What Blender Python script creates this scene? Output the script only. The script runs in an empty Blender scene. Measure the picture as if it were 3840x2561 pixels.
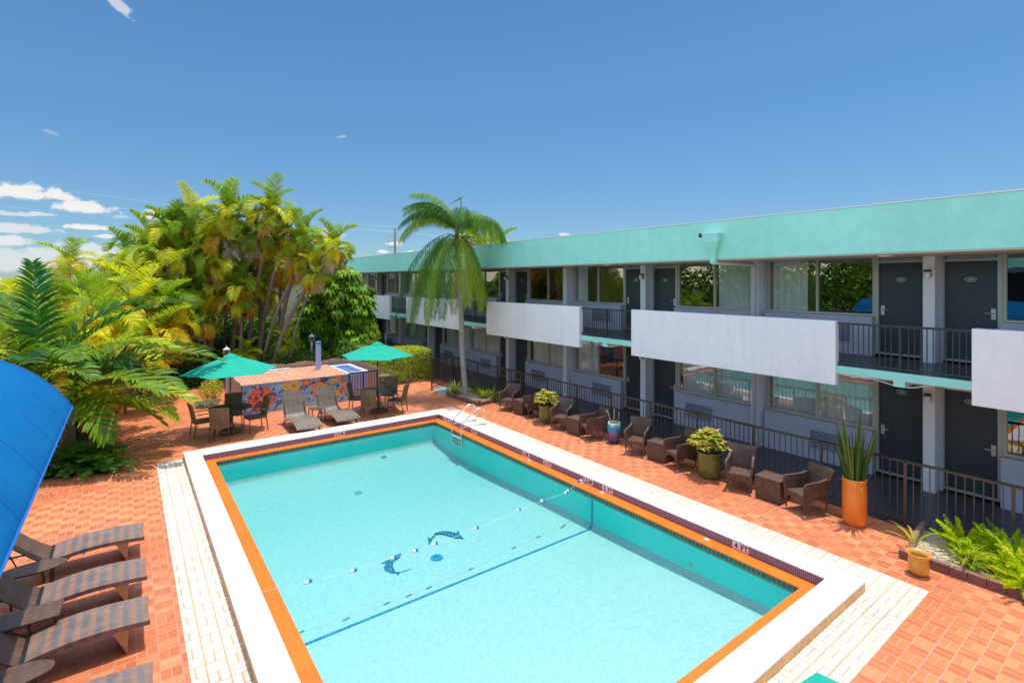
import bpy, math, random
import numpy as np
from mathutils import Vector, Matrix

# ------------------------------------------------------------------ camera, sky, sun, exposure
SC = bpy.context.scene
COL = SC.collection
R = math.radians
cd = bpy.data.cameras.new('camera'); cam = bpy.data.objects.new('camera', cd); COL.objects.link(cam)
YAW = R(36.76)
cam.location = (0, 0, 4.35); cam.rotation_euler = (R(90), 0, -YAW)
cd.sensor_width = 36; cd.lens = 36*1932/3840; cd.shift_y = -(1280.5-1055)/3840
cd.clip_start = 0.1; cd.clip_end = 3000
SC.camera = cam
SC.view_settings.view_transform = 'Standard'; SC.view_settings.look = 'None'
SC.view_settings.exposure = 0.62; SC.view_settings.gamma = 1.0
SC.cycles.max_bounces = 10; SC.cycles.transparent_max_bounces = 24
SC.cycles.diffuse_bounces = 7; SC.cycles.glossy_bounces = 5

def link(nt, a, b): nt.links.new(a, b)
def mth(nt, op, a, b=None, c=None, clamp=False):
    n = nt.nodes.new('ShaderNodeMath'); n.operation = op; n.use_clamp = clamp
    for k, v in enumerate((a, b, c)):
        if v is None: continue
        if isinstance(v, (int, float)): n.inputs[k].default_value = v
        else: link(nt, v, n.inputs[k])
    return n.outputs[0]
def vm(nt, op, a, b):
    n = nt.nodes.new('ShaderNodeVectorMath'); n.operation = op
    for k, v in enumerate((a, b)):
        if isinstance(v, (tuple, list)): n.inputs[k].default_value = v
        else: link(nt, v, n.inputs[k])
    return n
def mixc(nt, f, a, b):
    n = nt.nodes.new('ShaderNodeMix'); n.data_type = 'RGBA'
    for sock, v in ((n.inputs[0], f), (n.inputs[6], a), (n.inputs[7], b)):
        if isinstance(v, (int, float)): sock.default_value = v
        elif isinstance(v, (tuple, list)): sock.default_value = (*v[:3], 1)
        else: link(nt, v, sock)
    return n.outputs[2]

SUNX = 0.16                                   # horizontal shift of a shadow per metre of height, towards -X
W = bpy.data.worlds.new('World'); SC.world = W; W.use_nodes = True
nt = W.node_tree; nt.nodes.clear()
sky = nt.nodes.new('ShaderNodeTexSky'); sky.sky_type = 'NISHITA'; sky.sun_disc = False
sky.sun_elevation = math.atan(1/SUNX); sky.sun_rotation = R(90)
sky.air_density = 1.0; sky.dust_density = 0.25; sky.ozone_density = 3.0; sky.altitude = 0
bg = nt.nodes.new('ShaderNodeBackground'); bg.inputs[1].default_value = 0.15
tc = nt.nodes.new('ShaderNodeTexCoord'); dirn = vm(nt, 'NORMALIZE', tc.outputs['Generated'], (0,0,0)).outputs[0]
# small fair-weather clouds, each a direction on the sky with a half width and half height (tangents)
def skydir(x, y):
    r = Vector((math.cos(YAW), -math.sin(YAW), 0)); f = Vector((math.sin(YAW), math.cos(YAW), 0))
    return (f + r*((x-1920)/1932) + Vector((0,0,1))*((1055-y)/1932)).normalized()
noi = nt.nodes.new('ShaderNodeTexNoise'); noi.inputs['Scale'].default_value = 50; noi.inputs['Detail'].default_value = 9
noi.inputs['Roughness'].default_value = 0.62
mp = nt.nodes.new('ShaderNodeMapping'); mp.inputs['Scale'].default_value = (1,1,1.35); link(nt, dirn, mp.inputs[0]); link(nt, mp.outputs[0], noi.inputs['Vector'])
nz = mth(nt, 'SUBTRACT', noi.outputs[0], 0.5)
CL = [(105,728,112,34,0,1),(318,785,100,28,0,1),(46,803,62,11,0,.6),(160,806,50,10,0,.7),(345,855,70,14,0,1),(60,862,100,20,0,.7),
      (388,888,32,10,0,.9),(20,905,90,22,0,.8),(90,985,300,45,0,.6),(330,950,150,40,0,.7),(572,812,45,22,0,1),(445,28,62,24,-.65,.6),
      (1281,514,28,9,.2,.3),(1210,895,95,45,0,.9),(1478,915,42,13,0,1),(1440,945,30,10,0,1),(1540,945,25,9,0,.8),(2110,880,30,8,0,.8),
      (188,497,28,9,-.2,.18),(700,935,70,30,0,.7),(860,850,90,35,0,.8),(455,815,30,8,0,.4)]
mask = None
for (x,y,w,h,rot,op) in CL:
    d = skydir(x, y); u = Vector((math.cos(math.atan2(d.x,d.y)), -math.sin(math.atan2(d.x,d.y)), 0)); v = u.cross(d)*-1
    if v.z < 0: v = -v
    u2 = u*math.cos(rot)+v*math.sin(rot); v2 = v*math.cos(rot)-u*math.sin(rot)
    a = vm(nt,'DOT_PRODUCT',dirn,tuple(u2)).outputs['Value']; b = vm(nt,'DOT_PRODUCT',dirn,tuple(v2)).outputs['Value']
    cu, cv = d.dot(u2), d.dot(v2); sc = 1932*math.hypot((x-1920)/1932,1)
    fa = mth(nt,'MULTIPLY',mth(nt,'SUBTRACT',a,cu),1932/w); fb0 = mth(nt,'MULTIPLY',mth(nt,'SUBTRACT',b,cv),1932/h)
    fb = mth(nt,'MAXIMUM',fb0,mth(nt,'MULTIPLY',fb0,-1.7))     # flat base, domed top
    rr = mth(nt,'SQRT',mth(nt,'ADD',mth(nt,'MULTIPLY',fa,fa),mth(nt,'MULTIPLY',fb,fb)))
    front = mth(nt,'GREATER_THAN',vm(nt,'DOT_PRODUCT',dirn,tuple(d)).outputs['Value'],0.5)
    m = mth(nt,'MULTIPLY',mth(nt,'MULTIPLY',mth(nt,'ADD',mth(nt,'SUBTRACT',.85,rr),mth(nt,'MULTIPLY',nz,2.1)),3.2,clamp=True),op)
    m = mth(nt,'MULTIPLY',m,front)
    mask = m if mask is None else mth(nt,'MAXIMUM',mask,m)
hs = nt.nodes.new('ShaderNodeHueSaturation'); hs.inputs['Saturation'].default_value = 1.0; hs.inputs['Value'].default_value = 1.0
link(nt, sky.outputs[0], hs.inputs['Color'])
tn=nt.nodes.new('ShaderNodeMix'); tn.data_type='RGBA'; tn.blend_type='MULTIPLY'; tn.inputs[0].default_value=1; link(nt,hs.outputs[0],tn.inputs[6]); sz=nt.nodes.new('ShaderNodeSeparateXYZ'); link(nt,dirn,sz.inputs[0])
def zr(lo,hi):
    n=nt.nodes.new('ShaderNodeMapRange'); n.interpolation_type='SMOOTHSTEP'; n.inputs[1].default_value=lo; n.inputs[2].default_value=hi; link(nt,sz.outputs[2],n.inputs[0]); return n.outputs[0]
low0=mixc(nt,zr(.0,.42),(.29,.39,.48),(.32,.49,.57))
wst=nt.nodes.new('ShaderNodeMapRange'); wst.interpolation_type='SMOOTHSTEP'; wst.inputs[1].default_value=-.25; wst.inputs[2].default_value=-.85; link(nt,sz.outputs[0],wst.inputs[0])
low=mixc(nt,wst.outputs[0],low0,(1.85,1.62,1.38))      # out-of-view west sky brightened, added fill for the shaded facade
link(nt,mixc(nt,zr(.49,.72),low,(3.6,2.75,2.2)),tn.inputs[7])
link(nt, mixc(nt, mask, tn.outputs[2], (3.9,3.85,3.8)), bg.inputs[0])
wo = nt.nodes.new('ShaderNodeOutputWorld'); link(nt, bg.outputs[0], wo.inputs[0])

sl = bpy.data.lights.new('sun','SUN'); sl.energy = 2.75; sl.angle = R(0.6); sl.color = (1,0.965,0.9)
so = bpy.data.objects.new('sun', sl); COL.objects.link(so); so.rotation_euler = (0, math.atan(SUNX), 0); so.location = (5,5,30)

# ------------------------------------------------------------------ mesh builder
class MB:
    def __init__(s): s.v=[]; s.f=[]; s.t=[]
    def add(s, vs, fs, tint=None):
        o=len(s.v); s.v.extend([tuple(p) for p in vs]); s.f.extend([tuple(i+o for i in f) for f in fs])
        if tint is not None: s.t.extend([tint]*len(vs))
        return s
    def box(s,x0,x1,y0,y1,z0,z1,m=None):
        if x0>x1:x0,x1=x1,x0
        if y0>y1:y0,y1=y1,y0
        vs=[(x0,y0,z0),(x1,y0,z0),(x1,y1,z0),(x0,y1,z0),(x0,y0,z1),(x1,y0,z1),(x1,y1,z1),(x0,y1,z1)]
        if m: vs=[tuple(m@Vector(p)) for p in vs]
        return s.add(vs,[(0,3,2,1),(4,5,6,7),(0,1,5,4),(1,2,6,5),(2,3,7,6),(3,0,4,7)])
    def prism(s,poly,z0,z1):
        n=len(poly); a=sum(poly[i][0]*poly[(i+1)%n][1]-poly[(i+1)%n][0]*poly[i][1] for i in range(n))
        if a<0: poly=poly[::-1]
        return s.add([(x,y,z0) for x,y in poly]+[(x,y,z1) for x,y in poly],
            [tuple(range(n-1,-1,-1)),tuple(range(n,2*n))]+[(i,(i+1)%n,(i+1)%n+n,i+n) for i in range(n)])
    def sheet(s,poly,z):
        n=len(poly); a=sum(poly[i][0]*poly[(i+1)%n][1]-poly[(i+1)%n][0]*poly[i][1] for i in range(n))
        if a<0: poly=poly[::-1]
        return s.add([(x,y,z) for x,y in poly],[tuple(range(n))])
    def tube(s,pts,r,n=8,cap=True):
        pts=[Vector(p) for p in pts]; k=len(pts); rs=r if isinstance(r,(list,tuple)) else [r]*k
        vs=[];ref=None
        for i,p in enumerate(pts):
            d=(pts[min(i+1,k-1)]-pts[max(i-1,0)]).normalized()
            if ref is None: ref=Vector((0,0,1)) if abs(d.z)<.9 else Vector((1,0,0))
            a=(ref-d*ref.dot(d)).normalized(); ref=a; b=d.cross(a)
            for j in range(n):
                t=2*math.pi*j/n; vs.append(tuple(p+(a*math.cos(t)+b*math.sin(t))*rs[i]))
        fs=[(i*n+j,i*n+(j+1)%n,(i+1)*n+(j+1)%n,(i+1)*n+j) for i in range(k-1) for j in range(n)]
        if cap: fs+=[tuple(range(n-1,-1,-1)),tuple(range((k-1)*n,k*n))]
        return s.add(vs,fs)
    def lathe(s,prof,n=24,c=(0,0,0),cap=False):
        k=len(prof); vs=[(c[0]+r*math.cos(2*math.pi*j/n),c[1]+r*math.sin(2*math.pi*j/n),c[2]+z) for r,z in prof for j in range(n)]
        fs=[(i*n+j,i*n+(j+1)%n,(i+1)*n+(j+1)%n,(i+1)*n+j) for i in range(k-1) for j in range(n)]
        if cap: fs+=[tuple(range(n-1,-1,-1)),tuple(range((k-1)*n,k*n))]
        return s.add(vs,fs)
    def grid(s,rows):          # rows of points -> quads
        n=len(rows[0]); vs=[p for r in rows for p in r]
        return s.add(vs,[(i*n+j,i*n+j+1,(i+1)*n+j+1,(i+1)*n+j) for i in range(len(rows)-1) for j in range(n-1)])
    def slab(s,rows,off):      # a grid given thickness by the vector off
        n=len(rows[0]); k=len(rows); o=Vector(off)
        vs=[tuple(p) for r in rows for p in r]+[tuple(Vector(p)+o) for r in rows for p in r]; m=n*k
        q=[(i*n+j,i*n+j+1,(i+1)*n+j+1,(i+1)*n+j) for i in range(k-1) for j in range(n-1)]
        fs=q+[tuple(m+a for a in f[::-1]) for f in q]
        edge=[j for j in range(n)]+[i*n+n-1 for i in range(1,k)]+[(k-1)*n+j for j in range(n-2,-1,-1)]+[i*n for i in range(k-2,0,-1)]
        for a,b in zip(edge,edge[1:]+edge[:1]): fs.append((b,a,a+m,b+m))
        return s.add(vs,fs)

def setp(o,label=None,cat=None,group=None,kind=None):
    if label: o['label']=label
    if cat: o['category']=cat
    if group: o['group']=group
    if kind: o['kind']=kind
    return o
def thing(name,label,cat,loc=(0,0,0),rz=0,group=None):
    o=bpy.data.objects.new(name,None); COL.objects.link(o); o.empty_display_size=.2
    o.location=loc; o.rotation_euler=(0,0,rz); return setp(o,label,cat,group)
def link_mesh(name,me,mat,parent=None,world=False):
    o=bpy.data.objects.new(name,me); COL.objects.link(o)
    if mat and not me.materials: me.materials.append(mat)
    if parent:
        o.parent=parent
        if world:
            p=parent; off=Vector((0,0,0))
            while p: off+=p.location; p=p.parent
            o.location=-off
    return o
def obj(name,mb,mat,parent=None,smooth=False,bevel=0,world=False,label=None,solid=0):
    me=bpy.data.meshes.new(name); me.from_pydata(mb.v,[],mb.f); me.update()
    if mb.t and len(mb.t)==len(mb.v):
        at=me.attributes.new('tint','FLOAT_COLOR','POINT'); at.data.foreach_set('color',np.array([(*c,1) for c in mb.t],dtype='f').ravel())
    if smooth: me.polygons.foreach_set('use_smooth',[True]*len(me.polygons))
    o=link_mesh(name,me,mat,parent,world)
    if bevel:
        b=o.modifiers.new('bevel','BEVEL'); b.width=bevel; b.segments=2; b.limit_method='ANGLE'
    if solid:
        b=o.modifiers.new('solid','SOLIDIFY'); b.thickness=solid
    if label: o['label']=label
    return o
def struct(name,mb,mat,**k): return setp(obj(name,mb,mat,**k),kind='structure')
def dup(root,loc,rz,label,group=None,scale=None):
    def cp(o,par):
        c=o.copy(); COL.objects.link(c); c.parent=par
        for ch in [x for x in bpy.data.objects if x.parent==o and x!=c]: cp(ch,c)
        return c
    r=cp(root,None); r.location=loc; r.rotation_euler=(0,0,rz); r['label']=label
    if group: r['group']=group
    if scale: r.scale=scale if isinstance(scale,tuple) else (scale,)*3
    return r
def text_mb(txt,size,M,bold=0.0):
    cu=bpy.data.curves.new('t','FONT'); cu.body=txt; cu.size=size; cu.align_x='CENTER'; cu.align_y='CENTER'; cu.offset=bold; cu.extrude=.0015
    ob=bpy.data.objects.new('t',cu); COL.objects.link(ob); bpy.context.view_layer.update()
    me=bpy.data.meshes.new_from_object(ob.evaluated_get(bpy.context.evaluated_depsgraph_get()))
    mb=MB(); mb.add([tuple(M@v.co) for v in me.vertices],[tuple(p.vertices) for p in me.polygons])
    bpy.data.objects.remove(ob); bpy.data.curves.remove(cu); bpy.data.meshes.remove(me); return mb
def face_negx(x,y,z,sx=1): return Matrix(((0,0,-1,x),(-sx,0,0,y),(0,1,0,z),(0,0,0,1)))   # text facing -X
def face_negy(x,y,z): return Matrix(((1,0,0,x),(0,0,-1,y),(0,1,0,z),(0,0,0,1)))          # text facing -Y

# ------------------------------------------------------------------ materials
def newmat(name):
    m=bpy.data.materials.new(name); m.use_nodes=True; nt=m.node_tree; nt.nodes.clear()
    out=nt.nodes.new('ShaderNodeOutputMaterial'); b=nt.nodes.new('ShaderNodeBsdfPrincipled'); link(nt,b.outputs[0],out.inputs[0])
    return m,nt,b,out
def pos(nt): return nt.nodes.new('ShaderNodeNewGeometry').outputs['Position']
def noise(nt,vec,scale,detail=4,rough=.55,dist=0):
    n=nt.nodes.new('ShaderNodeTexNoise'); n.inputs['Scale'].default_value=scale; n.inputs['Detail'].default_value=detail
    n.inputs['Roughness'].default_value=rough; n.inputs['Distortion'].default_value=dist; link(nt,vec,n.inputs['Vector']); return n.outputs[0]
def ramp(nt,f,lo,hi):
    n=nt.nodes.new('ShaderNodeMapRange'); n.inputs[1].default_value=lo; n.inputs[2].default_value=hi; link(nt,f,n.inputs[0]); return n.outputs[0]
def bumpn(nt,b,h,st,d=.01):
    n=nt.nodes.new('ShaderNodeBump'); n.inputs['Strength'].default_value=st; n.inputs['Distance'].default_value=d; link(nt,h,n.inputs['Height']); link(nt,n.outputs[0],b.inputs['Normal'])
def mat(name,c,rough=.6,metal=0,var=.12,vs=6.0,c2=None,bump=0,bs=60,spec=.5,coat=0,streak=0):
    m,nt,b,_=newmat(name); b.inputs['Roughness'].default_value=rough; b.inputs['Metallic'].default_value=metal
    b.inputs['Specular IOR Level'].default_value=spec; b.inputs['Coat Weight'].default_value=coat
    tcn=nt.nodes.new('ShaderNodeTexCoord').outputs['Object']
    d=c2 or tuple(x*(1-var*2.2) for x in c)
    f=mth(nt,'ADD',mth(nt,'MULTIPLY',noise(nt,tcn,vs,6,.6),.7),mth(nt,'MULTIPLY',noise(nt,tcn,vs*8,3),.3))
    base=mixc(nt,ramp(nt,f,.32,.68),d,c)
    if streak:
        mpn=nt.nodes.new('ShaderNodeMapping'); mpn.inputs['Scale'].default_value=(3.2,3.2,.35); link(nt,tcn,mpn.inputs[0])
        base=mixc(nt,mth(nt,'MULTIPLY',ramp(nt,noise(nt,mpn.outputs[0],1.6,7,.65),.50,.78),streak),base,tuple(x*.72 for x in c))
        base=mixc(nt,mth(nt,'MULTIPLY',ramp(nt,noise(nt,tcn,14,5,.7),.60,.74),streak*.6),base,tuple(x*.80 for x in c))
    link(nt,base,b.inputs['Base Color'])
    if bump: bumpn(nt,b,noise(nt,tcn,bs,4),bump,.01)
    return m
def floorm(nt,v,s): return mth(nt,'FLOOR',mth(nt,'DIVIDE',v,s))
def tile_mat(name,colA,colB,grout,s=.187,s2=.2077,off=(9.02,2.28),contrast=True,seed=0.0,rough=.55,gw=.035):
    # basket-weave pavers: every block holds two bricks, neighbouring blocks turned by 90 degrees
    m,nt,b,_=newmat(name); b.inputs['Roughness'].default_value=rough; P=pos(nt)
    sp=nt.nodes.new('ShaderNodeSeparateXYZ'); link(nt,P,sp.inputs[0]); X=mth(nt,'SUBTRACT',sp.outputs[0],off[0]); Y=mth(nt,'SUBTRACT',sp.outputs[1],off[1])
    i=floorm(nt,X,s2); j=floorm(nt,Y,s); u=mth(nt,'FRACT',mth(nt,'DIVIDE',X,s2)); v=mth(nt,'FRACT',mth(nt,'DIVIDE',Y,s))
    par=mth(nt,'ABSOLUTE',mth(nt,'MODULO',mth(nt,'ADD',i,j),2.0)); par=mth(nt,'GREATER_THAN',par,.5)
    def edge(t): return mth(nt,'MINIMUM',t,mth(nt,'SUBTRACT',1.0,t))
    def half(t): return mth(nt,'ABSOLUTE',mth(nt,'SUBTRACT',t,.5))
    jm=nt.nodes.new('ShaderNodeMix'); link(nt,par,jm.inputs[0]); link(nt,half(u),jm.inputs[2]); link(nt,half(v),jm.inputs[3])
    e=mth(nt,'MINIMUM',mth(nt,'MINIMUM',edge(u),mth(nt,'MULTIPLY',edge(v),.85)),mth(nt,'MULTIPLY',jm.outputs[0],1.0))
    g=ramp(nt,e,gw*.55,gw*1.15)
    cmb=nt.nodes.new('ShaderNodeCombineXYZ'); link(nt,mth(nt,'ADD',i,seed),cmb.inputs[0]); link(nt,j,cmb.inputs[1])
    hb=nt.nodes.new('ShaderNodeMix'); link(nt,par,hb.inputs[0]); link(nt,mth(nt,'GREATER_THAN',u,.5),hb.inputs[2]); link(nt,mth(nt,'GREATER_THAN',v,.5),hb.inputs[3])
    link(nt,hb.outputs[0],cmb.inputs[2])
    wn=nt.nodes.new('ShaderNodeTexWhiteNoise'); link(nt,cmb.outputs[0],wn.inputs['Vector'])
    big=ramp(nt,noise(nt,P,.55,2),.42,.56) if contrast else None
    f=par
    if contrast: f=mth(nt,'MULTIPLY',par,mth(nt,'ADD',.15,mth(nt,'MULTIPLY',big,.85)))
    c=mixc(nt,f,colA,colB)
    tonal=mth(nt,'ADD',.80,mth(nt,'MULTIPLY',wn.outputs['Value'],.28))
    st=mth(nt,'ADD',.78,mth(nt,'MULTIPLY',ramp(nt,noise(nt,P,1.0,8,.7),.28,.62),.26))
    hv=nt.nodes.new('ShaderNodeHueSaturation'); link(nt,c,hv.inputs['Color']); link(nt,mth(nt,'MULTIPLY',tonal,st),hv.inputs['Value'])
    fine=noise(nt,P,70,4); gp=mixc(nt,ramp(nt,noise(nt,P,.9,3),.35,.65),grout,tuple(x*.7 for x in grout))
    col=mixc(nt,g,gp,mixc(nt,mth(nt,'MULTIPLY',ramp(nt,fine,.45,.75),.18),hv.outputs[0],tuple(x*.6 for x in colA)))
    link(nt,col,b.inputs['Base Color'])
    bumpn(nt,b,mth(nt,'ADD',g,mth(nt,'MULTIPLY',fine,.25)),.35,.004)
    return m
def gridtile(name,ax,s,cols,grout,gw=.08,rough=.25):
    # square mosaic on a vertical face; ax = horizontal axis of that face
    m,nt,b,_=newmat(name); b.inputs['Roughness'].default_value=rough; P=pos(nt); sp=nt.nodes.new('ShaderNodeSeparateXYZ'); link(nt,P,sp.inputs[0])
    A=sp.outputs[ax]; Z=sp.outputs[2]; u=mth(nt,'FRACT',mth(nt,'DIVIDE',A,s)); v=mth(nt,'FRACT',mth(nt,'DIVIDE',mth(nt,'ADD',Z,10.003),s))
    e=mth(nt,'MINIMUM',mth(nt,'MINIMUM',u,mth(nt,'SUBTRACT',1.0,u)),mth(nt,'MINIMUM',v,mth(nt,'SUBTRACT',1.0,v)))
    cmb=nt.nodes.new('ShaderNodeCombineXYZ'); link(nt,floorm(nt,A,s),cmb.inputs[0]); link(nt,floorm(nt,mth(nt,'ADD',Z,10.003),s),cmb.inputs[1])
    wn=nt.nodes.new('ShaderNodeTexWhiteNoise'); link(nt,cmb.outputs[0],wn.inputs['Vector'])
    c=mixc(nt,wn.outputs['Value'],cols[0],cols[1]); link(nt,mixc(nt,ramp(nt,e,gw*.6,gw),grout,c),b.inputs['Base Color']); return m
def wicker(name,c1,c2,scale=90,stripes=False,rough=.5):
    m,nt,b,_=newmat(name); b.inputs['Roughness'].default_value=rough
    O=nt.nodes.new('ShaderNodeTexCoord').outputs['Object']; sp=nt.nodes.new('ShaderNodeSeparateXYZ'); link(nt,O,sp.inputs[0])
    def sn(k,sc): return mth(nt,'SINE',mth(nt,'MULTIPLY',sp.outputs[k],sc))
    h=mth(nt,'MULTIPLY',mth(nt,'ADD',mth(nt,'ADD',sn(0,scale*6.28/10),sn(1,scale*6.28/10)),sn(2,scale*6.28/10)),.3)
    wv=mth(nt,'MULTIPLY',mth(nt,'MULTIPLY',sn(0,scale*3.1),sn(1,scale*3.1)),mth(nt,'ADD',.6,mth(nt,'MULTIPLY',sn(2,scale*3.1),.4)))
    f=mth(nt,'ADD',.5,mth(nt,'MULTIPLY',mth(nt,'ADD',h,wv),.35),clamp=True)
    col=mixc(nt,f,c2,c1)
    if stripes:
        s2=ramp(nt,mth(nt,'SINE',mth(nt,'ADD',mth(nt,'MULTIPLY',sp.outputs[0],50.0),mth(nt,'MULTIPLY',noise(nt,O,3,2),1.2))),-.5,.5)
        col=mixc(nt,s2,col,(.105,.10,.10))
    col=mixc(nt,mth(nt,'MULTIPLY',ramp(nt,noise(nt,O,5,4),.35,.7),.35),col,tuple(x*1.5 for x in c1))
    link(nt,col,b.inputs['Base Color']); bumpn(nt,b,f,.5,.004); return m
def leafmat(name,c=None,trans=.5,rough=.5,sheen=.25):
    m,nt,b,out=newmat(name); b.inputs['Roughness'].default_value=rough; b.inputs['Specular IOR Level'].default_value=sheen
    if c is None:
        a=nt.nodes.new('ShaderNodeAttribute'); a.attribute_name='tint'; src=a.outputs['Color']
    else:
        rgb=nt.nodes.new('ShaderNodeRGB'); rgb.outputs[0].default_value=(*c,1); src=rgb.outputs[0]
    P=nt.nodes.new('ShaderNodeTexCoord').outputs['Object']
    v=mth(nt,'ADD',.7,mth(nt,'MULTIPLY',noise(nt,P,2.6,5,.7),.6))
    hv=nt.nodes.new('ShaderNodeHueSaturation'); link(nt,src,hv.inputs['Color']); link(nt,v,hv.inputs['Value'])
    link(nt,hv.outputs[0],b.inputs['Base Color'])
    t=nt.nodes.new('ShaderNodeBsdfTranslucent'); link(nt,hv.outputs[0],t.inputs[0])
    mx=nt.nodes.new('ShaderNodeMixShader'); mx.inputs[0].default_value=trans; link(nt,b.outputs[0],mx.inputs[1]); link(nt,t.outputs[0],mx.inputs[2]); link(nt,mx.outputs[0],out.inputs[0])
    return m
def paneglass(name,r0,tint):
    m,nt,b,out=newmat(name); nt.nodes.remove(b); g=nt.nodes.new('ShaderNodeNewGeometry')
    cs=mth(nt,'ABSOLUTE',vm(nt,'DOT_PRODUCT',g.outputs['Normal'],g.outputs['Incoming']).outputs['Value'])
    f=mth(nt,'ADD',r0,mth(nt,'MULTIPLY',mth(nt,'POWER',mth(nt,'SUBTRACT',1.0,cs),5.0),1-r0),clamp=True)
    tr=nt.nodes.new('ShaderNodeBsdfTransparent'); tr.inputs[0].default_value=(*tint,1); gl=nt.nodes.new('ShaderNodeBsdfGlossy'); gl.inputs['Roughness'].default_value=.0
    bp_=nt.nodes.new('ShaderNodeBump'); bp_.inputs['Strength'].default_value=.10; bp_.inputs['Distance'].default_value=.01; link(nt,noise(nt,g.outputs['Position'],2.2,2),bp_.inputs['Height']); link(nt,bp_.outputs[0],gl.inputs['Normal'])
    mx=nt.nodes.new('ShaderNodeMixShader'); link(nt,f,mx.inputs[0]); link(nt,tr.outputs[0],mx.inputs[1]); link(nt,gl.outputs[0],mx.inputs[2]); link(nt,mx.outputs[0],out.inputs[0]); return m
def glassmat(name,ior=1.7,tint=(.86,.9,.9),rough=.0,bump=0):
    m,nt,b,out=newmat(name); nt.nodes.remove(b)
    tr=nt.nodes.new('ShaderNodeBsdfTransparent'); tr.inputs[0].default_value=(*tint,1); gl=nt.nodes.new('ShaderNodeBsdfGlossy'); gl.inputs['Roughness'].default_value=rough
    fr=nt.nodes.new('ShaderNodeFresnel'); fr.inputs[0].default_value=ior; mx=nt.nodes.new('ShaderNodeMixShader')
    link(nt,fr.outputs[0],mx.inputs[0]); link(nt,tr.outputs[0],mx.inputs[1]); link(nt,gl.outputs[0],mx.inputs[2]); link(nt,mx.outputs[0],out.inputs[0])
    if bump:
        P=pos(nt); n=nt.nodes.new('ShaderNodeBump'); n.inputs['Strength'].default_value=bump; n.inputs['Distance'].default_value=.02
        h=mth(nt,'ADD',noise(nt,P,5.5,4,.6,.6),mth(nt,'MULTIPLY',noise(nt,P,22,2),.25)); link(nt,h,n.inputs['Height']); link(nt,n.outputs[0],gl.inputs['Normal']); link(nt,n.outputs[0],fr.inputs['Normal'])
    return m,nt,out

M={}
M['ground']=mat('ground_mat',(.12,.15,.07),.95,c2=(.22,.2,.15),vs=.3)
M['deck']=tile_mat('deck_tiles',(.60,.15,.043),(.73,.25,.088),(.56,.27,.17))
M['cream']=tile_mat('cream_tiles',(.78,.68,.52),(.84,.76,.63),(.56,.38,.21),contrast=False,seed=77,gw=.055)
M['soil']=mat('soil_mat',(.10,.065,.04),.95,c2=(.03,.02,.012),vs=4,bump=.4)
M['gravel']=mat('gravel_mat',(.72,.56,.36),.9,c2=(.34,.24,.14),vs=30,bump=.9,bs=90)
M['slate']=mat('slate_floor',(.050,.056,.070),.35,var=.12,vs=2.5)
M['ramp']=mat('ramp_paint',(.30,.36,.42),.7,c2=(.2,.24,.28))
M['coping']=mat('coping_stone',(.80,.75,.69),.75,c2=(.70,.62,.52),vs=3.2,bump=.25,bs=40,streak=.35)
M['coping_side']=mat('coping_side_mortar',(.90,.56,.24),.85,c2=(.66,.36,.13),vs=7,bump=.3)
M['mosaic_x']=gridtile('mosaic_x',1,.028,((.10,.085,.15),(.04,.04,.10)),(.44,.41,.46),.10)
M['mosaic_y']=gridtile('mosaic_y',0,.028,((.10,.085,.15),(.04,.04,.10)),(.44,.41,.46),.10)
M['green_x']=gridtile('green_tile_x',1,.075,((.03,.14,.10),(.02,.08,.06)),(.22,.45,.30),.06)
M['green_y']=gridtile('green_tile_y',0,.075,((.03,.14,.10),(.02,.08,.06)),(.22,.45,.30),.06)
M['white']=mat('white_paint',(.78,.77,.79),.7,var=.04,vs=1.2,bump=.08,bs=120)
M['panel']=mat('panel_stucco',(.93,.91,.87),.8,var=.05,vs=.9,bump=.35,bs=70,streak=.55)
M['col']=mat('column_paint',(.86,.85,.86),.6,var=.04)
M['turq']=mat('turquoise_stucco',(.38,.86,.70),.7,var=.07,vs=.5,bump=.2,bs=70,streak=.28)
M['lav']=mat('lavender_grey_paint',(.50,.50,.60),.65,var=.06,vs=1.5)
M['door']=mat('charcoal_door_paint',(.040,.052,.062),.42,var=.12)
M['frame']=mat('aluminium_frame',(.50,.49,.45),.4,var=.06,metal=.25)
M['beige']=mat('beige_frame',(.58,.53,.42),.5,var=.06)
M['dark']=mat('dark_room',(.02,.018,.017),.9)
M['blackmetal']=mat('black_metal',(.022,.020,.018),.35,var=.2,spec=.6)
M['bronze']=mat('bronze_rail',(.12,.07,.042),.38,c2=(.05,.032,.022),vs=5,spec=.6)
M['greyrail']=mat('grey_green_rail',(.045,.052,.045),.4,var=.15)
M['steel']=mat('stainless_steel',(.80,.76,.68),.16,metal=1,var=.05)
M['chrome']=mat('lock_plate',(.62,.60,.55),.35,metal=.6,var=.04)
M['sign']=mat('green_sign',(.01,.20,.17),.4,var=.05)
M['gold']=mat('gold_lettering',(.62,.58,.36),.4,var=.03)
M['curtain']=mat('curtain_cloth',(.86,.87,.86),.85,var=.05)
M['umb']=mat('green_umbrella_cloth',(.0,.36,.24),.9,c2=(.0,.31,.20),vs=3,bump=.1,bs=300)
M['umb_shaded']=M['umb']
M['pole']=mat('umbrella_pole',(.17,.11,.07),.35,metal=.5)
M['table']=mat('black_table_top',(.02,.02,.022),.3)
M['wick']=wicker('brown_wicker',(.14,.075,.048),(.035,.02,.014))
M['wick_l']=wicker('striped_wicker',(.30,.17,.11),(.10,.06,.045),70,True)
M['wick_y']=wicker('tan_wicker',(.22,.15,.075),(.06,.04,.02),80)
M['wick_g']=wicker('taupe_wicker',(.20,.16,.11),(.07,.05,.035),70)
M['tan']=wicker('tan_leg_wicker',(.45,.28,.13),(.2,.12,.05),120)
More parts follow.
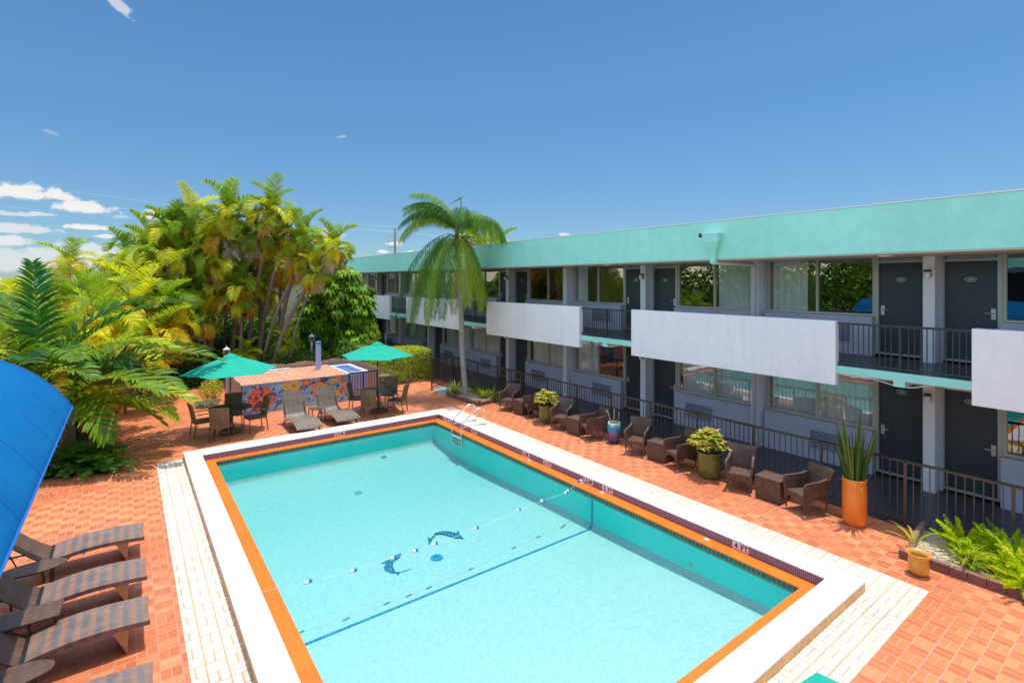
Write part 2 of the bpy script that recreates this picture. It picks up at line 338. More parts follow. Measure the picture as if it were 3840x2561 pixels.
M['blue']=mat('blue_awning_cloth',(.0,.125,.31),.9,c2=(.0,.10,.265),vs=1.2,bump=.6,bs=5,spec=.12)
M['bark']=mat('palm_bark',(.40,.27,.20),.9,c2=(.20,.13,.09),vs=7,bump=.6,bs=20)
M['leaf']=leafmat('leaf_tinted')
M['leafgloss']=leafmat('leaf_glossy',trans=.4,rough=.45,sheen=.2)
M['terra']=mat('terracotta',(.55,.22,.11),.8,c2=(.38,.15,.08),vs=5)
M['orange']=mat('orange_glaze',(.95,.28,.025),.35,c2=(.80,.18,.02),vs=4,coat=.3)
M['amber']=mat('amber_glaze',(.80,.40,.06),.3,c2=(.62,.25,.03),vs=5,coat=.4)
M['greenpot']=mat('green_glaze',(.07,.14,.02),.15,c2=(.16,.15,.03),vs=4,coat=.6)
M['brickedge']=mat('brick_edging',(.27,.12,.085),.8,c2=(.16,.07,.05),vs=9)
M['lilac']=mat('lilac_paint',(.42,.46,.80),.5,var=.05)
M['ironwhite']=mat('white_iron',(.75,.70,.66),.5,var=.1)
M['reed']=mat('reed_fence',(.72,.52,.38),.9,c2=(.42,.25,.17),vs=25)
M['rock']=mat('pale_rock',(.42,.38,.42),.8,c2=(.14,.12,.15),vs=6,bump=.7,bs=12)
M['beigewall']=mat('beige_building',(.56,.50,.34),.8,c2=(.44,.38,.25),vs=.4)
M['roofgrey']=mat('grey_roof',(.42,.42,.42),.9)
M['darkwall']=mat('dark_garden_wall',(.035,.05,.05),.9)
M['concrete']=mat('concrete_pole',(.45,.42,.38),.9)
M['floatblue']=mat('float_blue',(.0,.19,.55),.35)
M['floatwhite']=mat('float_white',(.85,.83,.82),.4,var=.02)
M['redtile']=tile_mat('hut_roof_tiles',(.62,.22,.09),(.66,.25,.11),(.72,.62,.55),s=.30,s2=.30,off=(3.0,18.6),contrast=False,gw=.03)
# ------------------------------------------------------------------ ground, deck, pool
PX0,PX1,PY0,PY1=1.10,8.31,2.82,15.0            # outer edge of the pool coping
IX0,IX1,IY0,IY1=1.46,7.92,3.19,14.48           # inner edge of the coping
LX0,LX1,LY0,LY1=1.71,7.66,3.42,14.26           # inner edge of the orange ledge
def ring(mb,o,i,z):
    (a,b,c,d),(e,f,g,h)=o,i                     # x0,x1,y0,y1
    mb.sheet([(a,c),(b,c),(b,g),(a,g)],z); mb.sheet([(a,h),(b,h),(b,d),(a,d)],z)
    mb.sheet([(a,g),(e,g),(e,h),(a,h)],z); mb.sheet([(f,g),(b,g),(b,h),(f,h)],z); return mb
struct('ground',ring(MB(),(-900,900,-300,1500),(1.3,8.1,3.0,14.8),-.03),M['ground'])
deck=MB()
ring(deck,(-3.2,11.02,-4,25.3),(1.3,8.1,3.0,14.8),0); struct('deck',deck,M['deck'])
cr=MB(); z=.004
cr.sheet([(.56,2.28),(9.02,2.28),(9.02,2.9),(.56,2.9)],z); cr.sheet([(.56,2.9),(1.16,2.9),(1.16,14.95),(.56,14.95)],z)
cr.sheet([(8.25,2.9),(9.02,2.9),(9.02,15.52),(8.25,15.52)],z)
struct('cream_tile_border',cr,M['cream'])
wk=MB(); wk.box(11.02,14.6,-6,37,-.02,.03); struct('walkway',wk,M['slate'])
rp=MB(); rp.sheet([(9.75,17.25),(11.02,17.25),(11.02,18.9),(10.2,18.75),(9.75,18.35)],.004); struct('ramp',rp,M['ramp'])
soil=MB(); soil.sheet([(-12,15.2),(-1.5,15.25),(-.88,15.0),(-.29,14.91),(-.35,16.4),(-.85,17.3),(-.75,18.6),(-.5,20.5),(.0,22.3),(.42,24.7),(1.9,24.9),(3.4,25.3),(6.2,22.6),(8.2,22.4),(8.35,20.6),(9.4,20.3),(10.9,20.8),(10.9,34),(-12,34)],.006)
struct('garden_soil',soil,M['soil'])

pool=thing('swimming_pool','large rectangular swimming pool with white raised coping and orange ledge','pool',(1.1,2.82,0))
def part(name,mb,m,parent,**k): return obj(name,mb,m,parent,world=True,**k)
# coping: four mitred stones runs with a rounded nose
def copingrun(mb,a,b,c,d):
    mb.prism([a,b,c,d],.125,.152)
cp=MB(); o=[(PX0,PY0),(PX1,PY0),(PX1,PY1),(PX0,PY1)]; i=[(IX0,IY0),(IX1,IY0),(IX1,IY1),(IX0,IY1)]
vs=[(x,y,z) for z in(.124,.152) for x,y in o+i]
fs=[]
for k in range(4):
    n=(k+1)%4
    fs+=[(8+k,8+n,12+n,12+k),(k,4+k,4+n,n),(k,n,8+n,8+k),(4+k,12+k,12+n,4+n)]
cp.add(vs,fs)
cop=part('coping',cp,M['coping'],pool,bevel=.010)
# stone joints in the coping
jm_=mat('joint_mortar',(.70,.58,.44),.9,c2=(.82,.75,.66),vs=5)
for y in (4.9,6.7,8.5,10.3,12.1,13.6):
    for (x0,x1) in ((PX0+.004,IX0-.004),(IX1+.004,PX1-.004)): part('coping_joint',MB().box(x0,x1,y,y+.005,.1505,.1526),jm_,pool)
for x in (2.9,4.7,6.5):
    for (y0,y1) in ((PY0+.004,IY0-.004),(IY1+.004,PY1-.004)): part('coping_joint',MB().box(x,x+.005,y0,y1,.1505,.1526),jm_,pool)
sk=MB()   # mortar skirt below the coping
e=.007
for (x0,x1,y0,y1) in ((PX0+e,PX1-e,PY0+e,PY0+e+.06),(PX0+e,PX1-e,PY1-e-.06,PY1-e),(PX0+e,PX0+e+.06,PY0+e+.06,PY1-e-.06),(PX1-e-.06,PX1-e,PY0+e+.06,PY1-e-.06)):
    sk.box(x0,x1,y0,y1,-.02,.1235)
part('coping_skirt',sk,M['coping_side'],pool)
for (q,mm) in (((IX1+.006,IX1+.06,IY0-.03,IY1+.006),'mosaic_x'),((IX0-.06,IX0-.006,IY0-.03,IY1+.03),'mosaic_x'),((IX0-.006,IX1+.006,IY1+.006,IY1+.06),'mosaic_y'),((IX0-.006,IX1+.006,IY0-.06,IY0-.006),'mosaic_y')):
    part('mosaic_band',MB().box(*q,-.03,.1235),M[mm],pool)
m,nt,b,_=newmat('orange_ledge_tiles'); P=pos(nt); sp=nt.nodes.new('ShaderNodeSeparateXYZ'); link(nt,P,sp.inputs[0])
onx=mth(nt,'LESS_THAN',mth(nt,'ABSOLUTE',mth(nt,'SUBTRACT',sp.outputs[0],4.69)),2.975)
A=nt.nodes.new('ShaderNodeMix'); link(nt,onx,A.inputs[0]); link(nt,sp.outputs[1],A.inputs[2]); link(nt,sp.outputs[0],A.inputs[3])
u=mth(nt,'FRACT',mth(nt,'DIVIDE',A.outputs[0],.302)); ee=mth(nt,'MINIMUM',u,mth(nt,'SUBTRACT',1.0,u))
wn=nt.nodes.new('ShaderNodeTexWhiteNoise'); wn.noise_dimensions='1D'; link(nt,floorm(nt,A.outputs[0],.302),wn.inputs['W'])
link(nt,mixc(nt,ramp(nt,ee,.006,.014),(.55,.13,.01),mixc(nt,wn.outputs['Value'],(.88,.155,.0),(.82,.13,.0))),b.inputs['Base Color']); b.inputs['Roughness'].default_value=.5
M['ledge']=m
lg=MB(); vs=[]; 
oo=[(IX0-.03,IY0-.03),(IX1+.03,IY0-.03),(IX1+.03,IY1+.03),(IX0-.03,IY1+.03)]; ii=[(LX0,LY0),(LX1,LY0),(LX1,LY1),(LX0,LY1)]
vs=[(x,y,z) for z in(-.03,.0) for x,y in oo+ii]; lg.add(vs,fs); part('ledge',lg,M['ledge'],pool,bevel=.006)
T=.02
for (q,mm) in (((LX1,LX1+.05,LY0-.05,LY1+.05),'green_x'),((LX0-.05,LX0,LY0-.05,LY1+.05),'green_x'),((LX0,LX1,LY1,LY1+.05),'green_y'),((LX0,LX1,LY0-.05,LY0),'green_y')):
    part('tile_band',MB().box(*q,-.125,-.031),M[mm],pool)
# basin: walls and floor with a coved foot, deeper towards the far end
def depth(y):
    pts=[(3.4,-.60),(6.3,-.70),(9,-.75),(11,-.83),(12.2,-.86),(13.2,-.80),(14.3,-.66)]
    for (a,p),(b2,q) in zip(pts,pts[1:]):
        if y<=b2: return p+(q-p)*(y-a)/(b2-a)
    return pts[-1][1]
m,nt,b,_=newmat('pool_plaster'); P=pos(nt); n1=noise(nt,P,14,7,.75,.6); n2=noise(nt,P,55,3)
link(nt,mixc(nt,ramp(nt,mth(nt,'ADD',mth(nt,'MULTIPLY',n1,.6),mth(nt,'MULTIPLY',n2,.4)),.35,.65),(.34,.44,.42),(.52,.585,.555)),b.inputs['Base Color']); b.inputs['Roughness'].default_value=.8
M['plaster']=m
bs=MB(); xs=[LX0,LX0+.02,LX0+.06,LX0+.12]+list(np.linspace(LX0+.6,LX1-.6,9))+[LX1-.12,LX1-.06,LX1-.02,LX1]
ys=[LY0,LY0+.02,LY0+.06,LY0+.12]+list(np.linspace(4.1,13.6,20))+[LY1-.12,LY1-.06,LY1-.02,LY1]
def cove(t): return 0 if t>=.12 else .11*(1-math.sqrt(max(0,1-((.12-t)/.12)**2)))
rows=[[(x,y,depth(y)+max(cove(min(x-LX0,LX1-x)),cove(min(y-LY0,LY1-y)))) for x in xs] for y in ys]
bs.grid([[p for p in r] for r in rows])
def wall(line): bs.grid([[(x,y,-.126) for x,y,z in line],[(x,y,z) for x,y,z in line]])
part('pool_floor',bs,M['plaster'],pool,smooth=True)
M['wall_shade']=mat('aqua_wall_shade',(.05,.80,.74),.8,c2=(.04,.74,.69),vs=1.5)  # pool walls' shade painted into a deeper turquoise than the floor plaster
def wall(line): part('pool_wall',MB().grid([[(x,y,-.126) for x,y,z in line],[(x,y,z) for x,y,z in line]]),M['wall_shade'],pool)
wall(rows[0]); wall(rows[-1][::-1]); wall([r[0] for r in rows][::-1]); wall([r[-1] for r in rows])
# lane line of small dark blue tiles
M['lane']=gridtile('lane_tiles',0,.06,((.02,.26,.46),(.0,.18,.38)),(.25,.5,.58),.05)
ln=MB(); pts=[]; Yl=7.5
zz=depth(Yl)
prof=[(LX1-.010,-.13),(LX1-.010,zz+.13)]+[(LX1-.13+.12*math.cos(a),zz+.13-.12*math.sin(a)) for a in np.linspace(.1,1.5,7)]+[(LX1-.2,zz+.009),(LX0+.2,zz+.009),(LX0+.1,zz+.02)]
ln.grid([[(x,Yl-.022+.004*math.sin(k*1.7),z),(x,Yl+.022,z)] for k,(x,z) in enumerate(prof)]); part('lane_line',ln,M['lane'],pool)
D1=[(4.81,9.27),(4.8,9.15),(4.84,9.15),(5.0,9.29),(5.14,9.28),(5.28,9.16),(5.34,9.02),(5.42,9.11),(5.41,9.04),(5.36,8.94),(5.34,8.73),(5.29,8.78),(5.21,8.86),(5.15,9.03),(5.08,9.18),(4.99,9.24),(4.86,9.13),(4.74,9.0),(4.67,8.96),(4.72,9.04),(4.78,9.17)]
D2=[(3.67,8.88),(3.83,8.91),(3.96,8.96),(4.1,8.98),(4.1,8.93),(4.0,8.83),(3.91,8.8),(3.83,8.72),(3.79,8.59),(3.77,8.47),(3.84,8.4),(3.96,8.39),(4.07,8.38),(4.01,8.36),(3.92,8.36),(3.82,8.37),(3.75,8.33),(3.74,8.34),(3.76,8.39),(3.68,8.46),(3.64,8.59),(3.65,8.69),(3.70,8.77),(3.76,8.84)]
m,nt,b,_=newmat('dolphin_tiles'); P=pos(nt); vo=nt.nodes.new('ShaderNodeTexVoronoi'); vo.feature='DISTANCE_TO_EDGE'; vo.inputs['Scale'].default_value=22; link(nt,P,vo.inputs['Vector'])
link(nt,mixc(nt,ramp(nt,vo.outputs[0],.02,.06),(.1,.5,.6),(.0,.055,.16)),b.inputs['Base Color']); M['dolphin']=m
for D in (D1,D2):
    d=MB(); d.sheet(D,depth(8.9)+.012); part('dolphin_mosaic',d,M['dolphin'],pool)
dm=MB(); dm2=MB()
for k in range(16):
    a0,a1=2*math.pi*k/16,2*math.pi*(k+1)/16
    tri=[(4.57+.02*math.cos(a0),8.43+.02*math.sin(a0)),(4.57+.115*math.cos(a0),8.43+.115*math.sin(a0)),(4.57+.115*math.cos(a1),8.43+.115*math.sin(a1)),(4.57+.02*math.cos(a1),8.43+.02*math.sin(a1))]
    (dm if k%2 else dm2).sheet(tri,depth(8.43)+.012)
ds=part('disc_mosaic',dm,M['dolphin'],pool); obj('disc_segment',dm2,mat('light_blue_tile',(.02,.35,.62),.5),ds,world=True)
M['drain']=mat('drain_grate',(.14,.42,.40),.6)
M['drain_l']=mat('drain_grate_pale',(.40,.56,.53),.6)
for (x,y,w_,mm) in ((5.9,14.05,.06,'drain'),(4.55,12.4,.08,'drain_l')):
    d=MB(); z0=depth(y)+.018
    d.box(x-w_,x+w_,y-w_,y+w_,z0-.05,z0)
    for k in range(5): d.box(x-w_*.9,x+w_*.9,y-w_*.9+k*w_*.4,y-w_*.7+k*w_*.4,z0,z0+.005)
    part('drain_grate',d,M[mm],pool)
for y in (5.2,10.6):
    t=MB(); t.tube([(LX1-.008,y,-.45),(LX1-.03,y,-.45)],.035,14); part('inlet_fitting',t,mat('inlet_white',(.5,.62,.6),.5),pool)
for gy in (4.95,9.75,7.35): part('gutter_cover',MB().box(7.80,7.87,gy,gy+.085,.001,.006),mat('gutter_plastic',(.62,.52,.50),.6),pool)
# depth markers
M['mark']=mat('marker_tile',(.80,.70,.70),.35,var=.05); M['ink']=mat('marker_ink',(.02,.015,.015),.5)
for (y0,y1,txt,lab) in ((4.317,4.592,'4|FT','depth marker reading 4 FT at the shallow end'),(7.177,7.467,'5|FT','depth marker reading 5 FT right of the rope anchor'),(7.739,8.021,'1.5|M','depth marker reading 1.5 M left of the rope anchor'),
        (9.077,9.361,'6|FT','depth marker reading 6 FT midway along the right wall'),(9.888,10.182,'2.3|M.','depth marker reading 2.3 M. on the right wall'),(12.272,12.558,'8|FT','depth marker reading 8 FT right of the ladder'),(13.734,14.178,'6|FT|6','depth marker reading 6 FT 6 in the deep corner')):
    t=MB(); ws=txt.split('|'); n=len(ws); w=(y1-y0)/n
    for k in range(n): t.box(IX1-.001,IX1+.0055,y0+k*w+.002,y0+(k+1)*w-.002,.004,.122)
    pt=part('depth_marker',t,M['mark'],pool,label=lab)
    tx=MB()
    for k,wd in enumerate(ws):
        s=text_mb(wd,.115,face_negx(IX1-.002,y1-(k+.5)*w,.062),.003); tx.add(s.v,s.f)
    obj('lettering',tx,M['ink'],pt,world=True)
t=MB(); t.box(4.63,4.925,IY1-.001,IY1+.0055,.004,.122); pt=part('depth_marker',t,M['mark'],pool,label='depth marker reading 2.3 M. on the far wall')
tx=MB(); s=text_mb('2.3 M.',.105,face_negy(4.777,IY1-.002,.062),.003); tx.add(s.v,s.f); obj('lettering',tx,M['ink'],pt,world=True)

# water: a closed body with a clear rippled surface and an absorbing volume
M['water'],nt,out=glassmat('water_mat',1.33,(1,1,1),.0,.38)
va=nt.nodes.new('ShaderNodeVolumeAbsorption'); va.inputs['Color'].default_value=(.03,.80,.78,1); va.inputs['Density'].default_value=.40; link(nt,va.outputs[0],out.inputs['Volume'])
wt=MB(); wt.box(LX0-.03,LX1+.03,LY0-.03,LY1+.03,-1.4,-.055); struct('water',wt,M['water'])

# ladder
lad=thing('pool_ladder','curved stainless steel pool ladder over the coping in the far right corner','ladder',(7.6,12.85,0))
def arc(y):
    return [(7.62,y,-.42),(7.60,y,-.1),(7.60,y,.22),(7.63,y,.30),(7.75,y,.40),(8.05,y,.60),(8.18,y,.655),(8.28,y,.665),(8.37,y,.625),(8.415,y,.54),(8.42,y,.40),(8.42,y,.0)]
def spline(P,k=5):
    P=[Vector(p) for p in P]; o=[]
    for i in range(len(P)-1):
        a,b,c,d=P[max(i-1,0)],P[i],P[i+1],P[min(i+2,len(P)-1)]
        for s in range(k):
            t=s/k; o.append(.5*((2*b)+(c-a)*t+(2*a-5*b+4*c-d)*t*t+(3*b-a-3*c+d)*t**3))
    return o+[P[-1]]
for y in (13.1,12.58):
    t=MB(); t.tube(spline(arc(y)),.021,10); part('handrail',t,M['steel'],lad,smooth=True)
    t=MB(); t.tube([(7.605,y,.19),(8.0,y,.20),(8.42,y,.17)],.014,8); part('brace',t,M['steel'],lad,smooth=True)
for z in (-.14,-.24,-.36):
    t=MB(); t.box(7.57,7.66,12.60,13.08,z,z+.02); part('step',t,mat('step_plate',(.75,.85,.82),.3,metal=.4),lad,bevel=.004)

# lane rope
rope=thing('float_rope','thin white rope with blue and white floats across the pool','rope',(7.9,7.9,0))
fl=[(7.41,7.95),(7.31,7.91),(6.66,7.90),(6.02,7.85),(4.97,7.72),(4.12,7.67),(3.76,7.67),(3.39,7.69),(2.75,7.70),(2.12,7.81)]
pts=[(IX0-.01,7.86,.03),(1.56,7.85,.006),(1.70,7.84,.006),(1.80,7.83,-.045)]+[(x,y,-.04) for x,y in fl[::-1]]+[(7.6,8.0,-.02),(7.72,8.03,.008),(7.86,8.0,.012),(7.935,7.98,.03)]
t=MB(); t.tube(spline(pts,3),.003,6); part('rope',t,mat('rope_white',(.75,.72,.72),.8),rope)
t=MB(); t.tube([(7.88,7.99,.012),(7.84,7.95,.018),(7.78,7.93,.014),(7.84,7.99,.02),(7.80,8.02,.012),(7.90,7.96,.012)],.006,6); part('rope',t,mat('rope_knot',(.7,.55,.6),.8),rope)
def flt(x,y,z,ang,flip):
    f=MB(); d=Vector((math.cos(ang),math.sin(ang),0)); c=Vector((x,y,z)); L=.054
    def half(sgn):
        q=MB(); q.tube([c+d*(sgn*.002),c+d*(sgn*L*.8),c+d*(sgn*L)],[.026,.026,.018],14); return q
    fo=part('float',half(1 if flip else -1),M['floatwhite'],rope,smooth=False)
    obj('float_end',half(-1 if flip else 1),M['floatblue'],fo,world=True)
for k,(x,y) in enumerate(fl): flt(x,y,-.035,.15+.05*math.sin(k*3),False)
flt(7.83,8.04,.045,-.35,True)
t=MB(); t.box(7.905,7.93,7.92,7.98,.03,.07); t.tube([(7.9,7.95,.05),(7.88,7.97,.02)],.008,6); part('rope_anchor',t,M['chrome'],rope)

# ------------------------------------------------------------------ the two-storey motel wing on the right
P_=7.315; C0=3.35; NB=5
BL=thing('motel_building','long two storey motel wing with turquoise roof band and white balcony panels','building',(13.3,17,0))
XE=11.43; YE0,YE1=-5.0,36.4
def bp(name,mb,m,**k): return obj(name,mb,m,BL,world=True,**k)
t=MB(); t.box(XE,20,YE0,YE1,4.885,5.80); bp('roof_band',t,M['turq'],bevel=.01)
t=MB(); t.box(XE-.012,XE+.12,YE0,YE1,5.801,5.826); t.box(XE+.12,20,YE0,YE1,5.80,5.81); bp('roof_cap',t,M['white'])
t=MB(); t.box(XE+.02,13.6,YE0,YE1,4.86,4.884); bp('soffit',t,M['beige'])
t=MB(); t.box(XE+.003,13.6,YE0,YE1,2.512,2.655); bp('balcony_floor',t,M['turq'])
t=MB(); t.box(XE+.05,13.6,YE0,YE1,2.656,2.675); bp('balcony_walkway',t,M['slate'])
t=MB(); t.box(XE+.05,13.6,YE0,YE1,2.49,2.511); bp('ceiling',t,M['white'])
t=MB()                                           # rear block and room floors/ceilings
t.box(16.5,20,YE0,YE1,0,4.88); t.box(13.60,16.5,YE0,YE1,2.36,2.70); t.box(13.6,16.5,YE0,YE1,.03,.11); t.box(13.56,16.5,YE0,YE1,4.975,4.99)
bp('room_interior',t,M['dark'])
wl=MB()
for k in range(-1,NB+1):
    c=C0+P_*k; d=c+P_/2
    for (z0,z1) in ((.03,2.49),(2.675,4.86)):
        for (a,b2) in ((c-.155,c+.155),(d-.17,d+.17)):
            if a>YE0 and b2<YE1: wl.box(13.47,13.72,a,b2,z0,z1)
wl.box(13.50,13.60,YE0,YE1,4.955,5.0)
bp('wall',wl,M['lav'])
t=MB(); t.box(13.72,16.5,YE1-.1,YE1,.1,4.86)
for k in range(0,NB): t.box(13.73,16.5,C0+P_*k+P_/2-.05,C0+P_*k+P_/2+.05,.12,2.35); t.box(13.73,16.5,C0+P_*k+P_/2-.05,C0+P_*k+P_/2+.05,2.71,4.85)
bp('party_wall',t,mat('room_wall',(.25,.23,.2),.9))
FZ=[.03,2.675]                                   # floor levels
DZ=[(.13,2.15),(2.765,4.775)]; WZ=[(1.05,2.42),(3.61,4.955)]
NUM=[('134','234'),('136','236')]
extra={(0,0):('134','234'),(0,1):('136','236'),(1,0):('138','238'),(1,1):('140','240')}
for k in range(-1,NB):
    c=C0+P_*k
    for (yc,nm) in ((c,'column'),(c+P_/2,'column')):
        if YE0<yc<YE1:
            for (z0,z1) in ((.03,2.49),(2.675,4.86)):
                t=MB(); t.box(13.17,13.47,yc-.10,yc+.10,z0,z1); bp('column',t,M['col'],bevel=.006)
    if k>=0:
        # cantilever beam head and its pipes
        t=MB(); t.box(XE+.001,XE+.08,c-.09,c+.09,2.395,2.511); bb=bp('beam',t,M['turq'])
        t=MB(); t.box(XE+.081,13.17,c-.085,c+.085,2.40,2.489); obj('beam_soffit',t,M['white'],bb,world=True)
        if k<3:
            t=MB(); t.tube([(XE+.10,c+.62,2.50),(XE+.09,c+.12,2.405),(XE+.09,c-.12,2.395),(XE+.10,c-.20,2.405),(XE+.12,c-.50,2.50)],.011,6); bp('conduit',t,M['white'])
        # railing in the balcony gap
        g0,g1=c-1.03,c+1.05; t=MB()
        t.box(XE+.06,XE+.10,g0,g1,3.485,3.525); t.box(XE+.065,XE+.095,g0,g1,2.70,2.728)
        n=23
        for j in range(1,n):
            y=g0+(g1-g0)*j/n
            if abs(j-n/2)<.6: continue
            t.box(XE+.072,XE+.088,y-.008,y+.008,2.728,3.485)
        rl=bp('balcony_railing',t,M['greyrail'])
        t=MB(); t.box(XE+.055,XE+.105,c-.02,c+.02,2.66,3.484); obj('post',t,M['greyrail'],rl,world=True)
    for fl_ in (0,1):
        if k>=0:
            zl=(1.93,4.46)[fl_]
            t=MB(); t.box(13.14,13.169,c-.045,c+.045,zl-.02,zl+.13); t.tube([(13.075,c,zl+.085),(13.075,c,zl+.125)],.062,14); wlm=bp('wall_lamp',t,M['blackmetal'])
            t=MB(); t.lathe([(.001,-.05),(.048,-.05),(.052,-.04),(.06,.084),(.001,.084)],16,(13.075,c,zl)); obj('lamp_glass',t,M['floatwhite'],wlm,smooth=True,world=True)
        for sd in (-1,1):
            def yy(a): return c+sd*a
            if not (YE0<yy(3.6)<YE1): continue
            z0,z1=DZ[fl_]; w0,w1=WZ[fl_]; ztop=(2.49,4.955)[fl_]
            # door
            t=MB(); t.box(13.55,13.585,yy(.175),yy(.985),z0,z1-.02); dr=bp('door',t,M['door'])
            t=MB(); t.box(13.50,13.60,yy(.156),yy(.174),z0-.04,ztop-.002); t.box(13.495,13.60,yy(.986),yy(1.05),z0-.04,ztop-.002); t.box(13.50,13.60,yy(.174),yy(.986),z1-.02,z1+.035); t.box(13.50,13.60,yy(.174),yy(.986),z0-.04,z0-.001)
            if fl_: t.box(13.52,13.56,yy(.20),yy(.96),z1+.05,z1+.075)
            obj('door_frame',t,M['frame'],dr,world=True)
            if fl_:
                t=MB(); t.box(13.56,13.58,yy(.18),yy(.98),z1+.036,ztop-.01); obj('transom',t,mat('transom_panel',(.16,.12,.08),.6),dr,world=True)
            else:
                t=MB(); t.box(13.56,13.58,yy(.18),yy(.98),z1+.036,2.35); obj('transom',t,M['beige'],dr,world=True)
            hz=(1.03,3.69)[fl_]
            t=MB(); t.box(13.542,13.549,yy(.885),yy(.955),hz-.09,hz+.12); t.tube([(13.54,yy(.915),hz+.03),(13.50,yy(.915),hz+.03),(13.495,yy(.80),hz+.03)],.011,8); t.tube([(13.543,yy(.92),hz-.05),(13.532,yy(.92),hz-.05)],.016,10)
            obj('handle',t,M['chrome'],dr,world=True)
            nz_=(1.93,4.385)[fl_]; yc=yy(.58); ov=[(math.cos(a),math.sin(a)) for a in np.linspace(0,2*math.pi,28,endpoint=False)]
            t=MB(); t.add([(13.546,yc+.093*a,nz_+.052*b2) for a,b2 in ov]+[(13.541,yc+.093*a,nz_+.052*b2) for a,b2 in ov],[tuple(range(28)),tuple(range(55,27,-1))]+[(i,(i+1)%28,(i+1)%28+28,i+28) for i in range(28)])
            sg=obj('number_sign',t,M['sign'],dr,world=True)
            t=MB(); rr=[]
            for (f1,x) in ((1.0,13.5395),(.9,13.5395)): rr.append([(x,yc+.093*f1*a,nz_+.052*(f1 if f1==1 else .86)*b2) for a,b2 in ov])
            t.add(rr[0]+rr[1],[(i,(i+1)%28,(i+1)%28+28,i+28) for i in range(28)])
            nm=extra.get((k,0 if sd<0 else 1)) if False else {(0,-1):('134','234'),(0,1):('136','236'),(1,-1):('138','238'),(1,1):('140','240')}.get((k,sd))
            if nm:
                s=text_mb(nm[fl_],.062,face_negx(13.540,yc,nz_-.002),.0012); t.add(s.v,s.f)
            obj('sign_lettering',t,M['gold'],dr,world=True)
            # window
            a,b2=1.08,3.485; mid=(a+b2)/2
            t=MB(); 
            for (p,q) in ((a-.03,a+.03),(b2-.03,b2+.01),(mid-.028,mid+.028)): t.box(13.52,13.60,yy(p),yy(q),w0,w1)
            t.box(13.50,13.60,yy(a-.03),yy(b2+.01),w0-.045,w0); t.box(13.52,13.60,yy(a-.03),yy(b2+.01),w1-.03,w1)
            wn_=bp('window',t,M['beige'])
            for (p,q) in ((a+.031,mid-.029),(mid+.029,b2-.031)):
                t=MB(); x=13.565 if p<2 else 13.57; t.add([(x,yy(p),w0),(x,yy(q),w0),(x,yy(q),w1-.03),(x,yy(p),w1-.03)],[(0,1,2,3)]); obj('pane',t,None,wn_,world=True).data.materials.append(M['glass'] if 'glass' in M else M.setdefault('glass',paneglass('window_glass',.24,(.95,.97,.97))))
            # curtain
            cov={(0,-1,1):(3.3,3.45),(0,1,1):(2.55,3.45),(1,-1,1):(2.35,3.45),(1,1,1):(2.95,3.45),(2,1,1):(3.0,3.45),(2,-1,1):(3.1,3.45)}.get((k,sd,fl_),(1.15,3.45) if fl_==0 else (2.6,3.45))
            if (k,sd,fl_)==(1,1,0): cov=(2.35,3.45)
            if (k,sd,fl_)==(0,-1,0): cov=(3.2,3.45)
            ys_=np.linspace(cov[0],cov[1],int((cov[1]-cov[0])*46)+8); rng=random.Random(k*7+sd+fl_*3)
            ph=rng.random()*6; row=[(13.68+.028*math.sin(y*38+ph+1.6*math.sin(y*7+ph)),yy(y)) for y in ys_]
            t=MB(); t.grid([[(x,y,w0-.15) for x,y in row],[(x+.0,y,w1) for x,y in row]]); obj('curtain',t,M['curtain'],wn_,world=True,smooth=True)
            # sill wall with the air-conditioner grille
            t=MB(); t.box(13.32,13.55,yy(1.055),yy(3.487),FZ[fl_],w0-.05 if fl_ else w0-.05); swl=bp('sill_wall',t,M['lav'],bevel=.012)
            gz=(.32,2.95)[fl_]; t=MB(); ya,yb=1.45,2.38
            t.box(13.296,13.318,yy(ya),yy(ya+.03),gz,gz+.43); t.box(13.296,13.318,yy(yb-.03),yy(yb),gz,gz+.43); t.box(13.296,13.318,yy(ya),yy(yb),gz+.43,gz+.455); t.box(13.296,13.318,yy(ya),yy(yb),gz-.025,gz)
            for s in range(9):
                zz_=gz+.012+s*.047; t.box(13.298,13.314,yy(ya+.03),yy(yb-.03),zz_,zz_+.020)
            obj('air_grille',t,M['lav'],swl,world=True)
            t=MB(); t.box(13.3185,13.3195,yy(ya+.03),yy(yb-.03),gz,gz+.43); obj('grille_back',t,M['dark'],swl,world=True)
# balcony panels
for k in range(-1,NB):
    c=C0+P_*k; y0,y1=c+1.05,c+P_-1.03
    y0=max(y0,YE0); y1=min(y1,YE1)
    t=MB(); t.box(XE-.04,XE+.13,y0,y1,2.262,3.552); pn=bp('balcony_panel',t,M['panel'],bevel=.012)
    t=MB(); t.box(XE-.03,XE+.12,y0+.02,y1-.02,3.5522,3.556); obj('panel_cap',t,M['lav'],pn,world=True)
